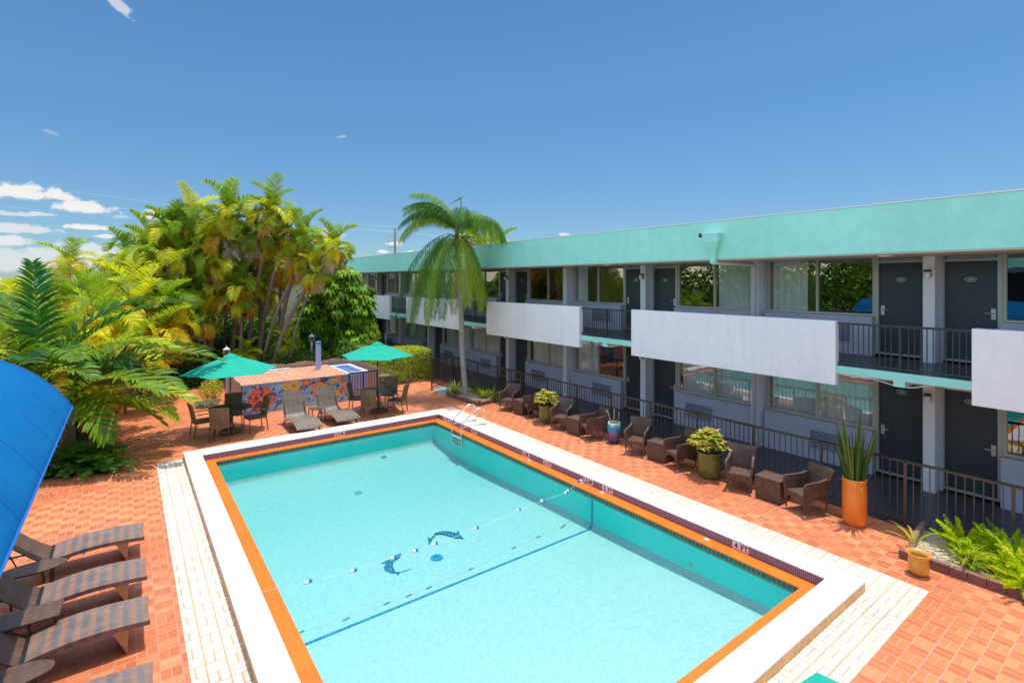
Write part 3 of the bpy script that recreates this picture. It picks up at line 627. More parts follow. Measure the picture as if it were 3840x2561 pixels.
# roof scupper, vent and downpipe beside the second column
yd=C0+P_/2
t=MB(); t.box(XE-.20,XE-.001,6.88,7.29,5.30,5.48)
t.add([(XE-.20,6.88,5.30),(XE-.001,6.88,5.30),(XE-.001,7.29,5.30),(XE-.20,7.29,5.30),(XE-.09,7.01,5.0),(XE-.001,7.01,5.0),(XE-.001,7.15,5.0),(XE-.09,7.15,5.0)],[(0,1,5,4),(1,2,6,5),(2,3,7,6),(3,0,4,7),(4,5,6,7)])
t.box(XE-.09,XE-.001,7.01,7.15,4.79,5.0); sc_=bp('scupper',t,M['turq'])
t=MB(); t.box(XE-.215,XE-.0,6.865,7.305,5.4805,5.50); obj('scupper_rim',t,M['white'],sc_,world=True)
t=MB(); t.box(XE-.006,XE-.001,7.415,7.51,5.44,5.54); bp('roof_vent',t,M['blackmetal'])
t=MB(); t.tube([(XE+.02,7.16,4.80),(XE+.15,7.12,4.80),(13.05,yd-.02,4.78),(13.1,yd-.02,4.70),(13.1,yd-.02,.03)],.042,10); t.tube([(13.1,yd-.02,4.2),(13.1,yd-.02,4.1)],.052,10); t.tube([(13.1,yd-.02,.25),(13.1,yd-.02,.15)],.052,10); bp('downpipe',t,M['white'],smooth=True)
for k in range(0,3):
    t=MB(); t.lathe([(.001,-.03),(.11,-.025),(.14,0),(.001,0)],20,(11.9,C0+P_*k+.35,4.858)); bp('ceiling_lamp',t,M['floatwhite'],smooth=True)

# ------------------------------------------------------------------ opposite wing (carries the blue awning)
OW=thing('opposite_building','motel wing behind the loungers with turquoise roof band above the blue awning','building',(-3,4,0))
t=MB(); t.box(-8,-3.0,-6,9.2,0,4.9); obj('wall',t,M['lav'],OW,world=True)
t=MB(); t.box(-8,-2.6,-6,9.2,4.9,5.8); obj('roof_band',t,M['turq'],OW,world=True)
t=MB(); t.box(-8,-2.58,-6,9.2,5.802,5.83); obj('roof_cap',t,M['white'],OW,world=True)
for y in (1.5,4.6,7.6):
    t=MB(); t.box(-2.998,-2.96,y-.6,y+.6,3.4,4.7); obj('window',t,M['dark'],OW,world=True)
AW=thing('blue_awning','bright blue curved fabric awning at the left edge over the loungers','awning',(-2,5,2.4))
prof=[(-.655,2.475),(-.70,2.56),(-.784,2.68),(-.87,2.80),(-.976,2.915),(-1.09,3.02),(-1.21,3.11),(-1.43,3.245),(-1.75,3.37),(-2.2,3.47),(-2.98,3.52)]
seams=[10.1-1.15*k for k in range(13)]
rows=[]
for k in range(0,61):
    y=10.1-.25*k; rows.append([(x+.010*math.sin(math.pi*(i/10))*math.cos(2*math.pi*y/1.15),y,z+.008*math.cos(2*math.pi*y/1.15)*math.sin(math.pi*i/10)) for i,(x,z) in enumerate(prof)])
t=MB(); t.slab(rows,(0,0,-.006)); obj('awning_cloth',t,M['blue'],AW,world=True,smooth=True)
t=MB()
for s in seams[1:]: t.tube([(x-.002,s,z+.006) for x,z in prof],.006,5)
t.tube([(prof[0][0],10.1,prof[0][1]),(prof[0][0],-4.9,prof[0][1])],.012,6); t.tube([(x,10.1,z) for x,z in prof],.010,6)
obj('seam',t,mat('awning_seam',(.0,.12,.46),.6),AW,world=True)
t=MB()
for y in (10.06,7.0,4.0,1.0,-2.0): t.tube([(x-.01,y,z-.03) for x,z in prof],.014,6); t.tube([(-.66,y,2.46),(-2.98,y,2.46)],.014,6)
obj('awning_frame',t,M['white'],AW,world=True)
# ------------------------------------------------------------------ fences and gate
def fence(name,label,a,b,posts,m=None,top=1.16,group=None,n_=None):
    m=m or M['bronze']; a=Vector((*a,0)); b=Vector((*b,0)); d=(b-a).normalized(); ang=math.atan2(d.y,d.x); L=(b-a).length
    th=thing(name,label,'fence',tuple(a),ang,group)
    for p in posts:
        t=MB(); t.box(p-.022,p+.022,-.022,.022,0,top-.02); t.box(p-.05,p+.05,-.05,.05,0,.012); obj('post',t,m,th)
    ps=sorted(posts)
    for p,q in zip(ps,ps[1:]):
        t=MB(); t.box(p+.022,q-.022,-.02,.02,top-.03,top); t.box(p+.022,q-.022,-.014,.014,.10,.128)
        n=max(2,int(round((q-p)/.112)))
        for j in range(1,n):
            x=p+(q-p)*j/n; t.box(x-.008,x+.008,-.008,.008,.128,top-.03)
        obj('fence_panel',t,m,th)
    t=MB(); t.box(ps[0]-.025,ps[-1]+.025,-.026,.026,top,top+.014); obj('top_rail',t,M['blackmetal'],th)
    return th
FY=[-1.03,.37,1.76,3.15,4.54,5.93,7.33,8.72,10.1,11.5,12.9,14.3,15.75,17.1,18.55,19.0]
fence('metal_fence','long bronze metal fence between the tiled deck and the ground floor walkway',(11.08,-1.1),(11.08,19.1),[y+1.1 for y in FY])
fence('metal_fence','dark metal fence behind the clipped hedge beyond the open gate',(11.08,19.5),(11.08,27),[.05,1.45,2.85,4.25,5.65,7.0])
gt=fence('garden_gate','open bronze metal gate swung out beside the palm planter',(10.98,18.95),(9.73,18.42),[.03,1.32],top=1.2); gt['category']='gate'
t=MB(); t.box(10.98,11.04,18.98,19.04,1.19,1.30); t.lathe([(.001,1.36),(.03,1.34),(.035,1.32),(.02,1.30)],8,(11.01,19.01,0)); obj('latch_post',t,M['blackmetal'],gt,world=False).matrix_basis=(Matrix.Translation(gt.location)@Matrix.Rotation(gt.rotation_euler.z,4,'Z')).inverted()

# ------------------------------------------------------------------ wicker armchairs, cubes and pots along the fence
def armchair(name,label,loc,rz):     # local: faces -x
    th=thing(name,label,'armchair',loc,rz,'wicker armchairs along the fence'); th.scale=(1,1,.95)
    w=.245
    for s in(-1,1):
        for x in(-.24,.25):
            lg=obj('leg',MB().tube([(x,s*(w-.02),.03),(x,s*(w-.02),.38)],.016,8),M['wick'],th)
            obj('foot',MB().tube([(x,s*(w-.02),0),(x,s*(w-.02),.03)],.017,8),M['floatwhite'],lg)
    # seat with an arched apron
    t=MB(); n=13
    top=[[(-.26+.05*0,y,.385+.012*math.cos(y*6)) for y in np.linspace(-w,w,n)],[(0,y,.375) for y in np.linspace(-w,w,n)],[(.26,y,.37) for y in np.linspace(-w,w,n)]]
    t.slab(top,(0,0,-.03)); obj('seat',t,M['wick'],th)
    t=MB(); fr=[]
    for y in np.linspace(-w,w,17): fr.append((y,.10+.14*(1-abs(y/w)**2.4) ))
    t.slab([[(-.262,y,.385) for y,z in fr],[(-.262,y,z+.08) for y,z in fr]],(.014,0,0))
    for s in(-1,1):
        fs_=[(x,.12+.12*(1-abs(x/.26)**2.4)) for x in np.linspace(-.26,.26,13)]
        t.slab([[(x,s*w,.385) for x,z in fs_],[(x,s*w,z+.06) for x,z in fs_]],(0,-s*.014,0))
    obj('apron',t,M['wick'],th)
    for s in(-1,1):
        t=MB(); arm=[(-.275,.385),(-.275,.60),(-.25,.645),(-.10,.655),(.10,.66),(.26,.70)]
        rows=[[(x,s*(w+.012),max(.37,z-.0)) for x,z in arm],[(x,s*(w+.012),.36) for x,z in arm]]
        t.slab([[(x,s*(w+.02+.012*math.sin(i)),z) for i,(x,z) in enumerate(arm)],[(min(x+.0,.27),s*w,.36) for x,z in arm]],(0,-s*.045,0))
        obj('armrest',t,M['wick'],th)
    t=MB(); rows=[]
    for i,z in enumerate(np.linspace(.33,.86,8)):
        hw=w-.01+.05*((z-.33)/.53)**1.5; rows.append([(.235+.12*((z-.33)/.53)**1.3+.02*math.cos(y/hw*1.4),y,z+.015*math.cos(y/hw*1.5)*(i/7)) for y in np.linspace(-hw,hw,9)])
    t.slab(rows,(.028,0,0)); obj('backrest',t,M['wick'],th)
    return th
def face(f1,f2):  # centre and rotation from the two front feet (left, right seen from the front)
    a=Vector(f1);b=Vector(f2);c=(a+b)/2;d=(b-a).normalized();n=Vector((d.y,-d.x))
    if n.x>0:n=-n
    ang=math.atan2(-n.y,-n.x); return (c-n*.24),ang
CH=[((10.01,5.90),(10.18,5.50),'wicker armchair between the nearer leafy green pot and the nearest brown cube'),
    ((10.17,4.80),(9.99,4.36),'wicker armchair right of the nearest brown cube, next to the tall orange pot'),
    ((10.03,8.64),(10.21,8.24),'wicker armchair between the blue urn and the second brown cube'),
    ((10.21,7.59),(10.07,7.16),'wicker armchair half hidden behind the nearer leafy green pot'),
    ((9.98,11.41),(10.19,11.02),'wicker armchair between the farther leafy green pot and the third brown cube'),
    ((10.19,10.41),(10.01,9.97),'wicker armchair just left of the blue urn'),
    ((10.05,14.10),(10.26,13.72),'wicker armchair farthest along the fence, beside the palm planter'),
    ((10.34,13.18),(10.16,12.74),'wicker armchair partly hidden behind the farther leafy green pot')]
arm0=None
for f1,f2,lab in CH:
    c,ang=face(f1,f2)
    if arm0 is None: arm0=armchair('armchair',lab,(c.x,c.y,0.006),ang)
    else: dup(arm0,(c.x,c.y,0.006),ang,lab)
def cube(label,x,y,rz):
    th=thing('side_cube',label,'side table',(x,y,.006),rz,'wicker cube tables along the fence')
    t=MB(); t.box(-.225,.225,-.25,.25,.015,.42); obj('body',t,M['wick'],th,bevel=.008)
    t=MB(); t.box(-.232,.232,-.257,.257,.421,.447); obj('top',t,M['wick'],th,bevel=.006)
    return th
q0=cube('brown wicker cube table nearest the tall orange pot',10.38,5.15,.02)
for x,y,rz,l in ((10.45,7.91,.05,'brown wicker cube table between the blue urn and the nearer leafy pot'),(10.35,10.70,.05,'brown wicker cube table left of the blue urn'),(10.46,13.40,.0,'brown wicker cube table farthest along the fence')): dup(q0,(x,y,.006),rz,l)

rngG=random.Random(5)
def blade_rosette(mb,c,n,L,w,rng,tints,up=.9,droop=1.2,seg=5,spread=1.0,r0=.02):
    for _ in range(n):
        az=rng.random()*6.283; el=up*(.45+.55*rng.random())*spread+ (1-spread)*1.35; l=L*(.6+.5*rng.random()); tt=rng.choice(tints)
        k=.85+.3*rng.random(); tt=tuple(min(1,x*k) for x in tt)
        p=Vector(c)+Vector((math.cos(az),math.sin(az),0))*r0*rng.random(); vs=[]; dr=droop*(.6+.8*rng.random())
        sd=Vector((-math.sin(az),math.cos(az),0))
        for s in range(seg+1):
            t_=s/seg; ww=w*(1-t_**2)*(.6+.4*min(1,t_*4)); vs+=[tuple(p-sd*ww/2),tuple(p+sd*ww/2)]
            e_=el-dr*t_; p=p+Vector((math.cos(az)*math.cos(e_),math.sin(az)*math.cos(e_),math.sin(e_)))*l/seg
        mb.add(vs,[(2*i,2*i+1,2*i+3,2*i+2) for i in range(seg)],tt)
def leafball(mb,c,rad,n,size,rng,tints,shell=.55,flat=.3,box=False,asp=.5):
    for _ in range(n):
        while True:
            d=Vector((rng.uniform(-1,1),rng.uniform(-1,1),rng.uniform(-1,1)))
            l=d.length
            if box or .05<l<1: break
        if box:
            k=rng.choice((0,1,2)) if rng.random()<shell else None
            if k is not None:
                s=1 if (k==2 or rng.random()<.5) else -1
                d[k]=s*(1-rng.random()**2*.15)
            nrm=Vector((d.x,d.y,d.z))
            dd=Vector((d.x,d.y,d.z)); bul=1-.10*(abs(d.x)**4+abs(d.y)**4); p=Vector((c[0]+dd.x*rad[0],c[1]+dd.y*rad[1],c[2]+dd.z*rad[2]*bul))
        else:
            r=1-(1-shell)*rng.random()**1.5; d=d.normalized(); nrm=d; p=Vector((c[0]+d.x*rad[0]*r,c[1]+d.y*rad[1]*r,c[2]+d.z*rad[2]*r))
        nn=(nrm.normalized()+Vector((rng.gauss(0,.5),rng.gauss(0,.5),rng.gauss(0,.5)+flat))).normalized()
        a=nn.cross(Vector((rng.gauss(0,1),rng.gauss(0,1),rng.gauss(0,1)))).normalized(); b=nn.cross(a); s=size*(.6+.7*rng.random())
        tt=rng.choice(tints); k=.75+.5*rng.random(); tt=tuple(min(1,x*k) for x in tt)
        mb.add([tuple(p-a*s*.5),tuple(p+b*s*asp*.5+nn*s*.08),tuple(p+a*s*.5-nn*s*.06),tuple(p-b*s*asp*.5+nn*s*.08)],[(0,1,2),(0,2,3)],tt)
    return mb
def pot(name,label,cat,loc,prof,m,soilz,soilr,group=None):
    th=thing(name,label,cat,loc,0,group); t=MB(); t.lathe(prof,36); obj('pot_body',t,m,th,smooth=True)
    t=MB(); t.lathe([(.001,soilz),(soilr,soilz)],24); obj('pot_soil',t,M['soil'],th); return th
LEAFY=[(.66,.70,.06),(.80,.62,.12),(.50,.62,.05),(.78,.46,.20),(.34,.50,.04)]
gp=[(.001,.012),(.165,.0),(.20,.03),(.225,.16),(.232,.30),(.235,.40),(.25,.425),(.245,.44),(.225,.44),(.215,.40)]
for (x,y,s,lab,seed) in ((10.40,6.56,1.14,'shiny green pot with a leafy plant, nearer of the two',1),(10.40,12.12,1.08,'shiny green pot with a leafy plant, farther of the two near the palm',2)):
    th=pot('plant_pot',lab,'plant pot',(x,y,.006),gp,M['greenpot'],.36,.215,'leafy green pots'); th.scale=(s,s,s*1.14)
    pl=thing('leafy_plant','bushy yellow and pink leafed plant growing in the '+('nearer' if seed==1 else 'farther')+' green pot','plant',(x,y,.46),0,'leafy plants in the green pots'); pl.scale=(s,s,s)
    rng=random.Random(seed); t=MB()
    for _ in range(80):
        a=rng.random()*6.28; r=.34*math.sqrt(rng.random()); z=.10+.42*(1-(r/.40)**2)*rng.uniform(.4,1.05)
        c=(r*math.cos(a),r*math.sin(a),z)
        blade_rosette(t,c,8,.135,.066,rng,LEAFY,up=.6,droop=1.2,seg=3)
    obj('foliage',t,M['leaf'],pl)
    t=MB()
    for _ in range(14):
        a=rng.random()*6.28; r=.22*rng.random(); t.tube([(r*.3*math.cos(a),r*.3*math.sin(a),-.03),(r*math.cos(a),r*math.sin(a),.3)],.008,5)
    obj('stem',t,M['bark'],pl)
# blue and purple glazed urn
m,nt,b,_=newmat('urn_glaze'); O=nt.nodes.new('ShaderNodeTexCoord').outputs['Object']; sp=nt.nodes.new('ShaderNodeSeparateXYZ'); link(nt,O,sp.inputs[0])
cr_=nt.nodes.new('ShaderNodeValToRGB'); link(nt,mth(nt,'ADD',ramp(nt,sp.outputs[2],0,.56),mth(nt,'MULTIPLY',mth(nt,'SUBTRACT',noise(nt,O,6,3),.5),.35)),cr_.inputs[0])
for p_,c_ in ((.0,(.03,.04,.20,1)),(.35,(.12,.05,.22,1)),(.5,(.30,.10,.25,1)),(.62,(.04,.20,.42,1)),(.9,(.06,.42,.42,1))):
    el=cr_.color_ramp.elements.new(p_); el.color=c_
link(nt,cr_.outputs[0],b.inputs['Base Color']); b.inputs['Roughness'].default_value=.2; b.inputs['Coat Weight'].default_value=.5; M['urn']=m
up=[(.001,.01),(.115,0),(.13,.03),(.165,.18),(.195,.33),(.20,.42),(.185,.50),(.165,.535),(.18,.555),(.175,.57),(.155,.56),(.15,.50)]
up2=[]
for (r0,z0),(r1,z1) in zip(up,up[1:]):
    for s in range(3):
        q=s/3; up2.append((r0+(r1-r0)*q+(.002*math.sin(40*(z0+(z1-z0)*q)) if r0>.1 else 0),z0+(z1-z0)*q))
th=pot('glazed_urn','tall blue and purple glazed urn with a sparse succulent','plant pot',(10.52,9.48,.006),up2+[up[-1]],M['urn'],.50,.15); th.scale=(.94,.94,.96)
pl=thing('succulent','sparse succulent with a few tall stems in the blue urn','plant',(10.52,9.48,.50)); t=MB(); rng=random.Random(3)
blade_rosette(t,(0,0,0),12,.26,.035,rng,[(.35,.42,.08),(.5,.5,.15),(.2,.3,.05)],up=1.2,droop=1.6); obj('foliage',t,M['leaf'],pl)
t=MB(); t.tube([(0,.02,0),(.0,.0,.22),(-.02,-.02,.42)],[.016,.02,.008],6); t.tube([(.02,-.08,0),(.05,-.12,.2),(.04,-.13,.34)],.011,6); t.tube([(-.02,.08,0),(-.03,.13,.16),(-.05,.19,.30),(-.05,.27,.32)],.011,6); obj('stem',t,mat('succulent_stem',(.42,.33,.15),.7),pl,smooth=True)
# tall orange pot with reeds
op=[(.001,.01),(.160,.0),(.174,.015),(.182,.09),(.190,.22),(.194,.45),(.190,.68),(.184,.80),(.189,.815),(.178,.822),(.168,.80),(.16,.75)]
th=pot('tall_orange_pot','tall bright orange clay pot by the fence holding green reeds','plant pot',(10.46,3.73,.006),op,M['orange'],.75,.16)
pl=thing('reed_plant','tall upright green reeds rising from the orange pot','plant',(10.46,3.73,.75)); t=MB(); rng=random.Random(11)
for k in range(78):
    a=rng.random()*6.28; r=.13*math.sqrt(rng.random()); L=rng.choice((.45,.6,.75,.88,.95,1.0)) if k>5 else 1.36; sp_=.04+.30*rng.random()*(1 if L<1.1 else .7)
    b0=Vector((r*math.cos(a),r*math.sin(a),0)); d=Vector((math.cos(a)*sp_,math.sin(a)*sp_,1)).normalized()
    q=MB(); q.tube([b0,b0+d*L*.5,b0+d*L+Vector((math.cos(a),math.sin(a),0))*.02],[.014,.013,.003],6)
    g=rng.choice([(.07,.16,.03),(.10,.20,.03),(.14,.24,.05),(.30,.33,.06)]) ; t.add(q.v,q.f,g)
blade_rosette(t,(-.1,.05,0),3,.45,.03,rng,[(.5,.4,.05)],up=.6,droop=2.4); obj('foliage',t,M['leafgloss'],pl)
# small amber pot
ap=[(.001,.012),(.10,0),(.135,.02),(.155,.08),(.158,.15),(.15,.22),(.145,.265),(.165,.305),(.185,.325),(.185,.34),(.17,.338),(.14,.30),(.13,.27),(.135,.10)]
_ap=pot('amber_pot','small empty amber glazed pot beside the brick edged flower bed','plant pot',(9.43,2.52,.006),[(r*.84,z*.92) for r,z in ap],M['amber'],.19,.11)

# ------------------------------------------------------------------ dining sets with umbrellas
def umbrella(label,c,zr,za,r,n,rot,m,tilt=(0,0),pole=True,group='green patio umbrellas'):
    th=thing('patio_umbrella',label,'umbrella',(c[0],c[1],.006),0,group); t=MB(); rows=[]
    N=n*6
    def pt(a,f):
        k=(a*n/(2*math.pi))%1; rr=r*(math.cos(math.pi/n)/math.cos(2*math.pi/n*(k-.5)))
        edge=1-.05*math.sin(math.pi*k)*(f**2)
        R_=rr*f*edge; z=zr+(za-zr)*(1-f**1.12)-.028*math.sin(math.pi*k)*math.sin(math.pi*f)
        x,y=R_*math.cos(a+rot),R_*math.sin(a+rot); return (x,y,z+tilt[0]*x+tilt[1]*y)
    fr=[.03,.16,.3,.45,.6,.75,.88,.96,1]
    vs=[pt(2*math.pi*j/N,f) for f in fr for j in range(N)]
    fs=[(i*N+j,i*N+(j+1)%N,(i+1)*N+(j+1)%N,(i+1)*N+j) for i in range(len(fr)-1) for j in range(N)]
    t.add(vs,fs); cn=obj('canopy',t,m,th,solid=.004)
    t=MB()
    for k in range(n):
        a=2*math.pi*k/n; t.tube([Vector(pt(a,f))+Vector((0,0,-.018)) for f in(.05,.3,.6,.97)],.007,5); p=Vector(pt(a,.55)); t.tube([(0,0,zr-.12),tuple(p+Vector((0,0,-.025)))],.006,5)
    obj('rib',t,M['pole'],th)
    t=MB(); vs=[]
    for f,dz in((.01,.055),(.09,.045),(.17,.012)):
        for j in range(N):
            a=2*math.pi*j/N; x,y,z=pt(a,f); vs.append((x,y,z+dz))
    t.add(vs,[(i*N+j,i*N+(j+1)%N,(i+1)*N+(j+1)%N,(i+1)*N+j) for i in range(2) for j in range(N)]+[tuple(range(N-1,-1,-1))]); obj('vent_cap',t,m,th,solid=.003)
    if pole:
        t=MB(); t.tube([(0,0,.03),(0,0,za-.01)],.019,12); t.tube([(0,0,.95),(0,0,1.05)],.03,10); obj('pole',t,M['pole'],th,smooth=True)
        t=MB(); t.lathe([(.001,.09),(.03,.09),(.035,.06),(.20,.035),(.24,.02),(.24,.0)],28); obj('base',t,M['pole'],th,smooth=True)
    return th
umbrella('open green umbrella over the round table beside the mosaic wall',(2.38,16.72),1.76,2.22,1.26,6,R(2),M['umb'])
umbrella('open green umbrella in front of the clipped hedge, over the right round table',(6.70,16.47),1.86,2.28,1.22,6,R(21),M['umb'],(.0,.0))
umbrella('tip of a green umbrella at the bottom edge beside the near pool corner',(2.70,.57),1.80,2.25,1.29,6,R(46),M['umb'])
def table(label,x,y):
    th=thing('round_table',label,'table',(x,y,.006),0,'round black patio tables')
    t=MB(); t.lathe([(.022,.705),(.54,.705),(.56,.715),(.56,.725),(.022,.73)],40); obj('table_top',t,M['table'],th,smooth=False)
    t=MB()
    for k in range(4):
        a=R(45+90*k); t.tube([(.05*math.cos(a),.05*math.sin(a),.70),(.04*math.cos(a),.04*math.sin(a),.35),(.18*math.cos(a),.18*math.sin(a),.03)],.016,8)
    t.lathe([(.26,.05),(.30,.05),(.30,.02),(.26,.02)],30); obj('pedestal',t,M['pole'],th); return th
tb=table('round black table under the left green umbrella',2.38,16.72); dup(tb,(6.74,16.47,.006),.3,'round black table under the right green umbrella')
def dchair(label,loc,rz):      # faces +x, high wicker back
    th=thing('dining_chair',label,'chair',loc,rz,'wicker dining chairs'); w=.235
    for s in(-1,1):
        t=MB(); t.tube([(.24,s*w,0),(.235,s*w,.42),(.21,s*w,.60),(.15,s*w,.635),(-.2,s*w,.63)],.014,7); obj('leg',t,M['wick'],th)
        t=MB(); t.tube([(-.27,s*(w-.01),0),(-.22,s*(w-.01),.42)],.015,7); obj('leg',t,M['wick'],th)
    t=MB(); t.slab([[(x,y,.43-.012*math.cos(y*5)) for y in np.linspace(-w,w,7)] for x in np.linspace(-.21,.25,5)],(0,0,-.05)); obj('seat',t,M['wick'],th)
    t=MB(); rows=[]
    for z in np.linspace(.36,.93,9):
        f=(z-.36)/.57; hw=w-.005+.015*f; rows.append([(-.20-.12*f**1.4-.015*math.cos(y*5),y,z+.012*math.cos(y*6)*f) for y in np.linspace(-hw,hw,7)])
    t.slab(rows,(-.028,0,0)); obj('backrest',t,M['wick_y'],th); return th
DC=[((1.72,16.92),.15,'wicker dining chair at the left side of the left umbrella table'),((2.08,16.13),1.25,'wicker dining chair with its back to the pool at the left umbrella table'),
    ((3.0,16.52),3.3,'wicker dining chair in front of the red mosaic flower'),((2.55,17.38),-1.75,'wicker dining chair behind the left umbrella table'),
    ((6.24,16.0),1.05,'wicker dining chair at the near left of the right umbrella table'),((7.22,16.05),2.35,'wicker dining chair at the near right of the right umbrella table'),
    ((6.25,17.02),-.6,'wicker dining chair by the black gate behind the right umbrella table'),((7.35,17.05),-2.3,'wicker dining chair at the far right of the right umbrella table')]
d0=None
for (x,y),rz,l in DC:
    d0_=d0; 
    if d0 is None: d0=dchair(l,(x,y,.006),rz)
    else: dup(d0,(x,y,.006),rz,l)

# ------------------------------------------------------------------ sun loungers
def wave_lounger(label,x,y,rz):      # one curved shell, foot end at -y
    th=thing('sun_lounger',label,'sun lounger',(x,y,.006),rz,'taupe wicker loungers beside the mosaic wall'); P=[(-.98,.26),(-.80,.30),(-.5,.36),(-.15,.37),(.15,.30),(.42,.24),(.62,.28),(.72,.40),(.84,.66),(.97,.97)]
    P=[(p.x,p.y) for p in spline([(a,b2,0) for a,b2 in P],4)]
    t=MB(); rows=[[(xx*(.335-.03*max(0,i/len(P)-.7)*3),yy_,zz-.02*(1-xx*xx)) for xx in np.linspace(-1,1,9)] for i,(yy_,zz) in enumerate(P)]
    t.slab(rows,(0,0,-.035)); obj('shell',t,M['wick_g'],th)
    t=MB()
    for s in(-1,1): t.tube([(s*.335,yy_,zz-.03) for yy_,zz in P[:26]],.022,7)
    obj('frame',t,M['tan'],th)
    for s in(-1,1):
        obj('leg',MB().tube([(s*.29,-.70,.28),(s*.31,-.82,0)],.022,7),M['wick'],th); obj('leg',MB().tube([(s*.29,.55,.24),(s*.31,.80,0)],.022,7),M['wick'],th); obj('back_brace',MB().tube([(s*.30,.55,.24),(s*.28,.86,.66)],.012,6),M['wick'],th)
    return th
wave_lounger('taupe wicker lounger in front of the mosaic wall, left of the little table',4.12,15.92,0)
wave_lounger('taupe wicker lounger at the right of the little table before the mosaic wall',5.22,16.12,.07)
th=thing('side_table','little square brown table between the two taupe loungers','side table',(4.72,16.45,.006)); t=MB(); t.box(-.2,.2,-.2,.2,.40,.42); obj('table_top',t,M['wick'],th)
for sx in(-1,1):
    for sy in(-1,1): t=MB(); t.box(sx*.19-.013,sx*.19+.013,sy*.19-.013,sy*.19+.013,0,.40); obj('leg',t,M['pole'],th)
def lounger(label,x,y):             # foot end at +x (x = foot end), width along y
    th=thing('sun_lounger',label,'sun lounger',(x,y,.006),0,'striped wicker loungers under the blue awning'); w=.30
    seat=[(0,.33),(-.16,.345),(-.36,.362),(-.58,.368),(-.80,.355),(-.98,.33),(-1.10,.305)]
    t=MB(); rows=[[(px-.012*(1-yy_*yy_)*(1 if i==0 else 0),yy_*w,pz-.016*(1-yy_*yy_)) for yy_ in np.linspace(-1,1,7)] for i,(px,pz) in enumerate([(p.x,p.y) for p in spline([(a,b2,0) for a,b2 in seat],3)])]
    t.slab(rows,(0,0,-.055)); obj('seat',t,M['wick_l'],th)
    t=MB(); pts=[(-1.14,.29),(-1.26,.37),(-1.42,.52),(-1.60,.70),(-1.78,.86),(-1.86,.90)]
    rows=[[(px,yy_*w,pz-.01*(1-yy_*yy_)) for yy_ in np.linspace(-1,1,7)] for px,pz in [(p.x,p.y) for p in spline([(a,b2,0) for a,b2 in pts],3)]]
    t.slab(rows,(.012,0,-.03)); obj('backrest',t,M['wick'],th)
    t=MB(); 
    t.add([(-.36,-w+.01,.31),(-.36,w-.01,.31),(-.22,w-.03,.006),(-.22,-w+.03,.006),(-.20,-w+.01,.31),(-.20,w-.01,.31)],[(0,1,2,3),(5,4,3,2),(0,3,4),(1,5,2),(0,4,5,1)]); obj('leg_panel',t,M['tan'],th)
    t=MB()
    for s in(-1,1): t.tube([(-.9,s*(w-.03),.27),(-1.75,s*(w-.03),.25),(-1.78,s*(w-.03),0)],.014,6); t.tube([(-1.22,s*(w-.05),.26),(-1.18,s*(w-.05),0)],.016,6); t.tube([(-1.45,s*(w-.06),.25),(-1.62,s*(w-.06),.68)],.009,5)
    t.tube([(-1.12,-w,.285),(-1.12,w,.285)],.02,8)
    obj('frame',t,M['blackmetal'],th); return th
l0=lounger('striped brown wicker lounger farthest from the camera in the awning row',.22,10.26)
for y,l in ((8.91,'striped brown wicker lounger, second from the far end of the awning row'),(7.77,'striped brown wicker lounger between the square and the nearest oval side table'),(6.34,'striped brown wicker lounger cut by the bottom edge of the picture')): dup(l0,(.22,y,.006),0,l)
def stable(label,x,y,oval):
    th=thing('side_table',label,'side table',(x,y,.006)); t=MB()
    poly=[(.36*math.cos(a),.19*math.sin(a)) for a in np.linspace(0,2*math.pi,30,endpoint=False)] if oval else [(-.30,-.18),(.24,-.18),(.26,.2),(-.30,.2)]
    t.prism(poly,.425,.45); obj('table_top',t,M['wick'],th,bevel=.004)
    for sx in(-1,1):
        for sy in(-1,1): t=MB(); t.box(sx*.2-.014,sx*.2+.014,sy*.11-.014,sy*.11+.014,0,.425); obj('leg',t,M['wick'],th)
stable('oval brown wicker side table after the farthest striped lounger',-1.03,9.52,True)
stable('square brown wicker side table between the second and third striped loungers',-.88,8.18,False)
stable('oval brown wicker side table nearest the camera at the left edge',-.95,7.02,True)
# ------------------------------------------------------------------ mosaic hut, tub, lamps
ht=thing('mosaic_enclosure','low equipment enclosure with blue mosaic flower wall and terracotta top','enclosure',(4.7,19.9,0))
H0,H1,HY0,HY1,HZ=3.0,6.45,18.62,21.35,.985
m,nt,b,_=newmat('blue_mosaic'); P=pos(nt); 
def crackle(cols,grout,scale,name):
    m,nt,b,_=newmat(name); P=pos(nt); v=nt.nodes.new('ShaderNodeTexVoronoi'); v.feature='DISTANCE_TO_EDGE'; v.inputs['Scale'].default_value=scale; link(nt,P,v.inputs['Vector'])
    v2=nt.nodes.new('ShaderNodeTexVoronoi'); v2.inputs['Scale'].default_value=scale; link(nt,P,v2.inputs['Vector'])
    sp=nt.nodes.new('ShaderNodeSeparateColor'); link(nt,v2.outputs['Color'],sp.inputs[0]); cr=nt.nodes.new('ShaderNodeValToRGB'); link(nt,sp.outputs[0],cr.inputs[0]); cr.color_ramp.interpolation='CONSTANT'
    e=cr.color_ramp.elements; e[0].color=(*cols[0],1)
    for k,c in enumerate(cols[1:],1): q=e.new(k/len(cols)); q.color=(*c,1)
    link(nt,mixc(nt,ramp(nt,v.outputs[0],.02,.05),grout,cr.outputs[0]),b.inputs['Base Color']); b.inputs['Roughness'].default_value=.3; return m
M['mos']=crackle([(.10,.30,.46),(.20,.46,.58),(.06,.16,.34),(.28,.54,.64),(.12,.40,.44),(.08,.13,.30),(.24,.48,.62)],(.60,.74,.82),10,'blue_mosaic')
M['mred']=crackle([(.72,.04,.01),(.80,.09,.01),(.62,.03,.02),(.85,.2,.02)],(.8,.5,.4),22,'red_mosaic')
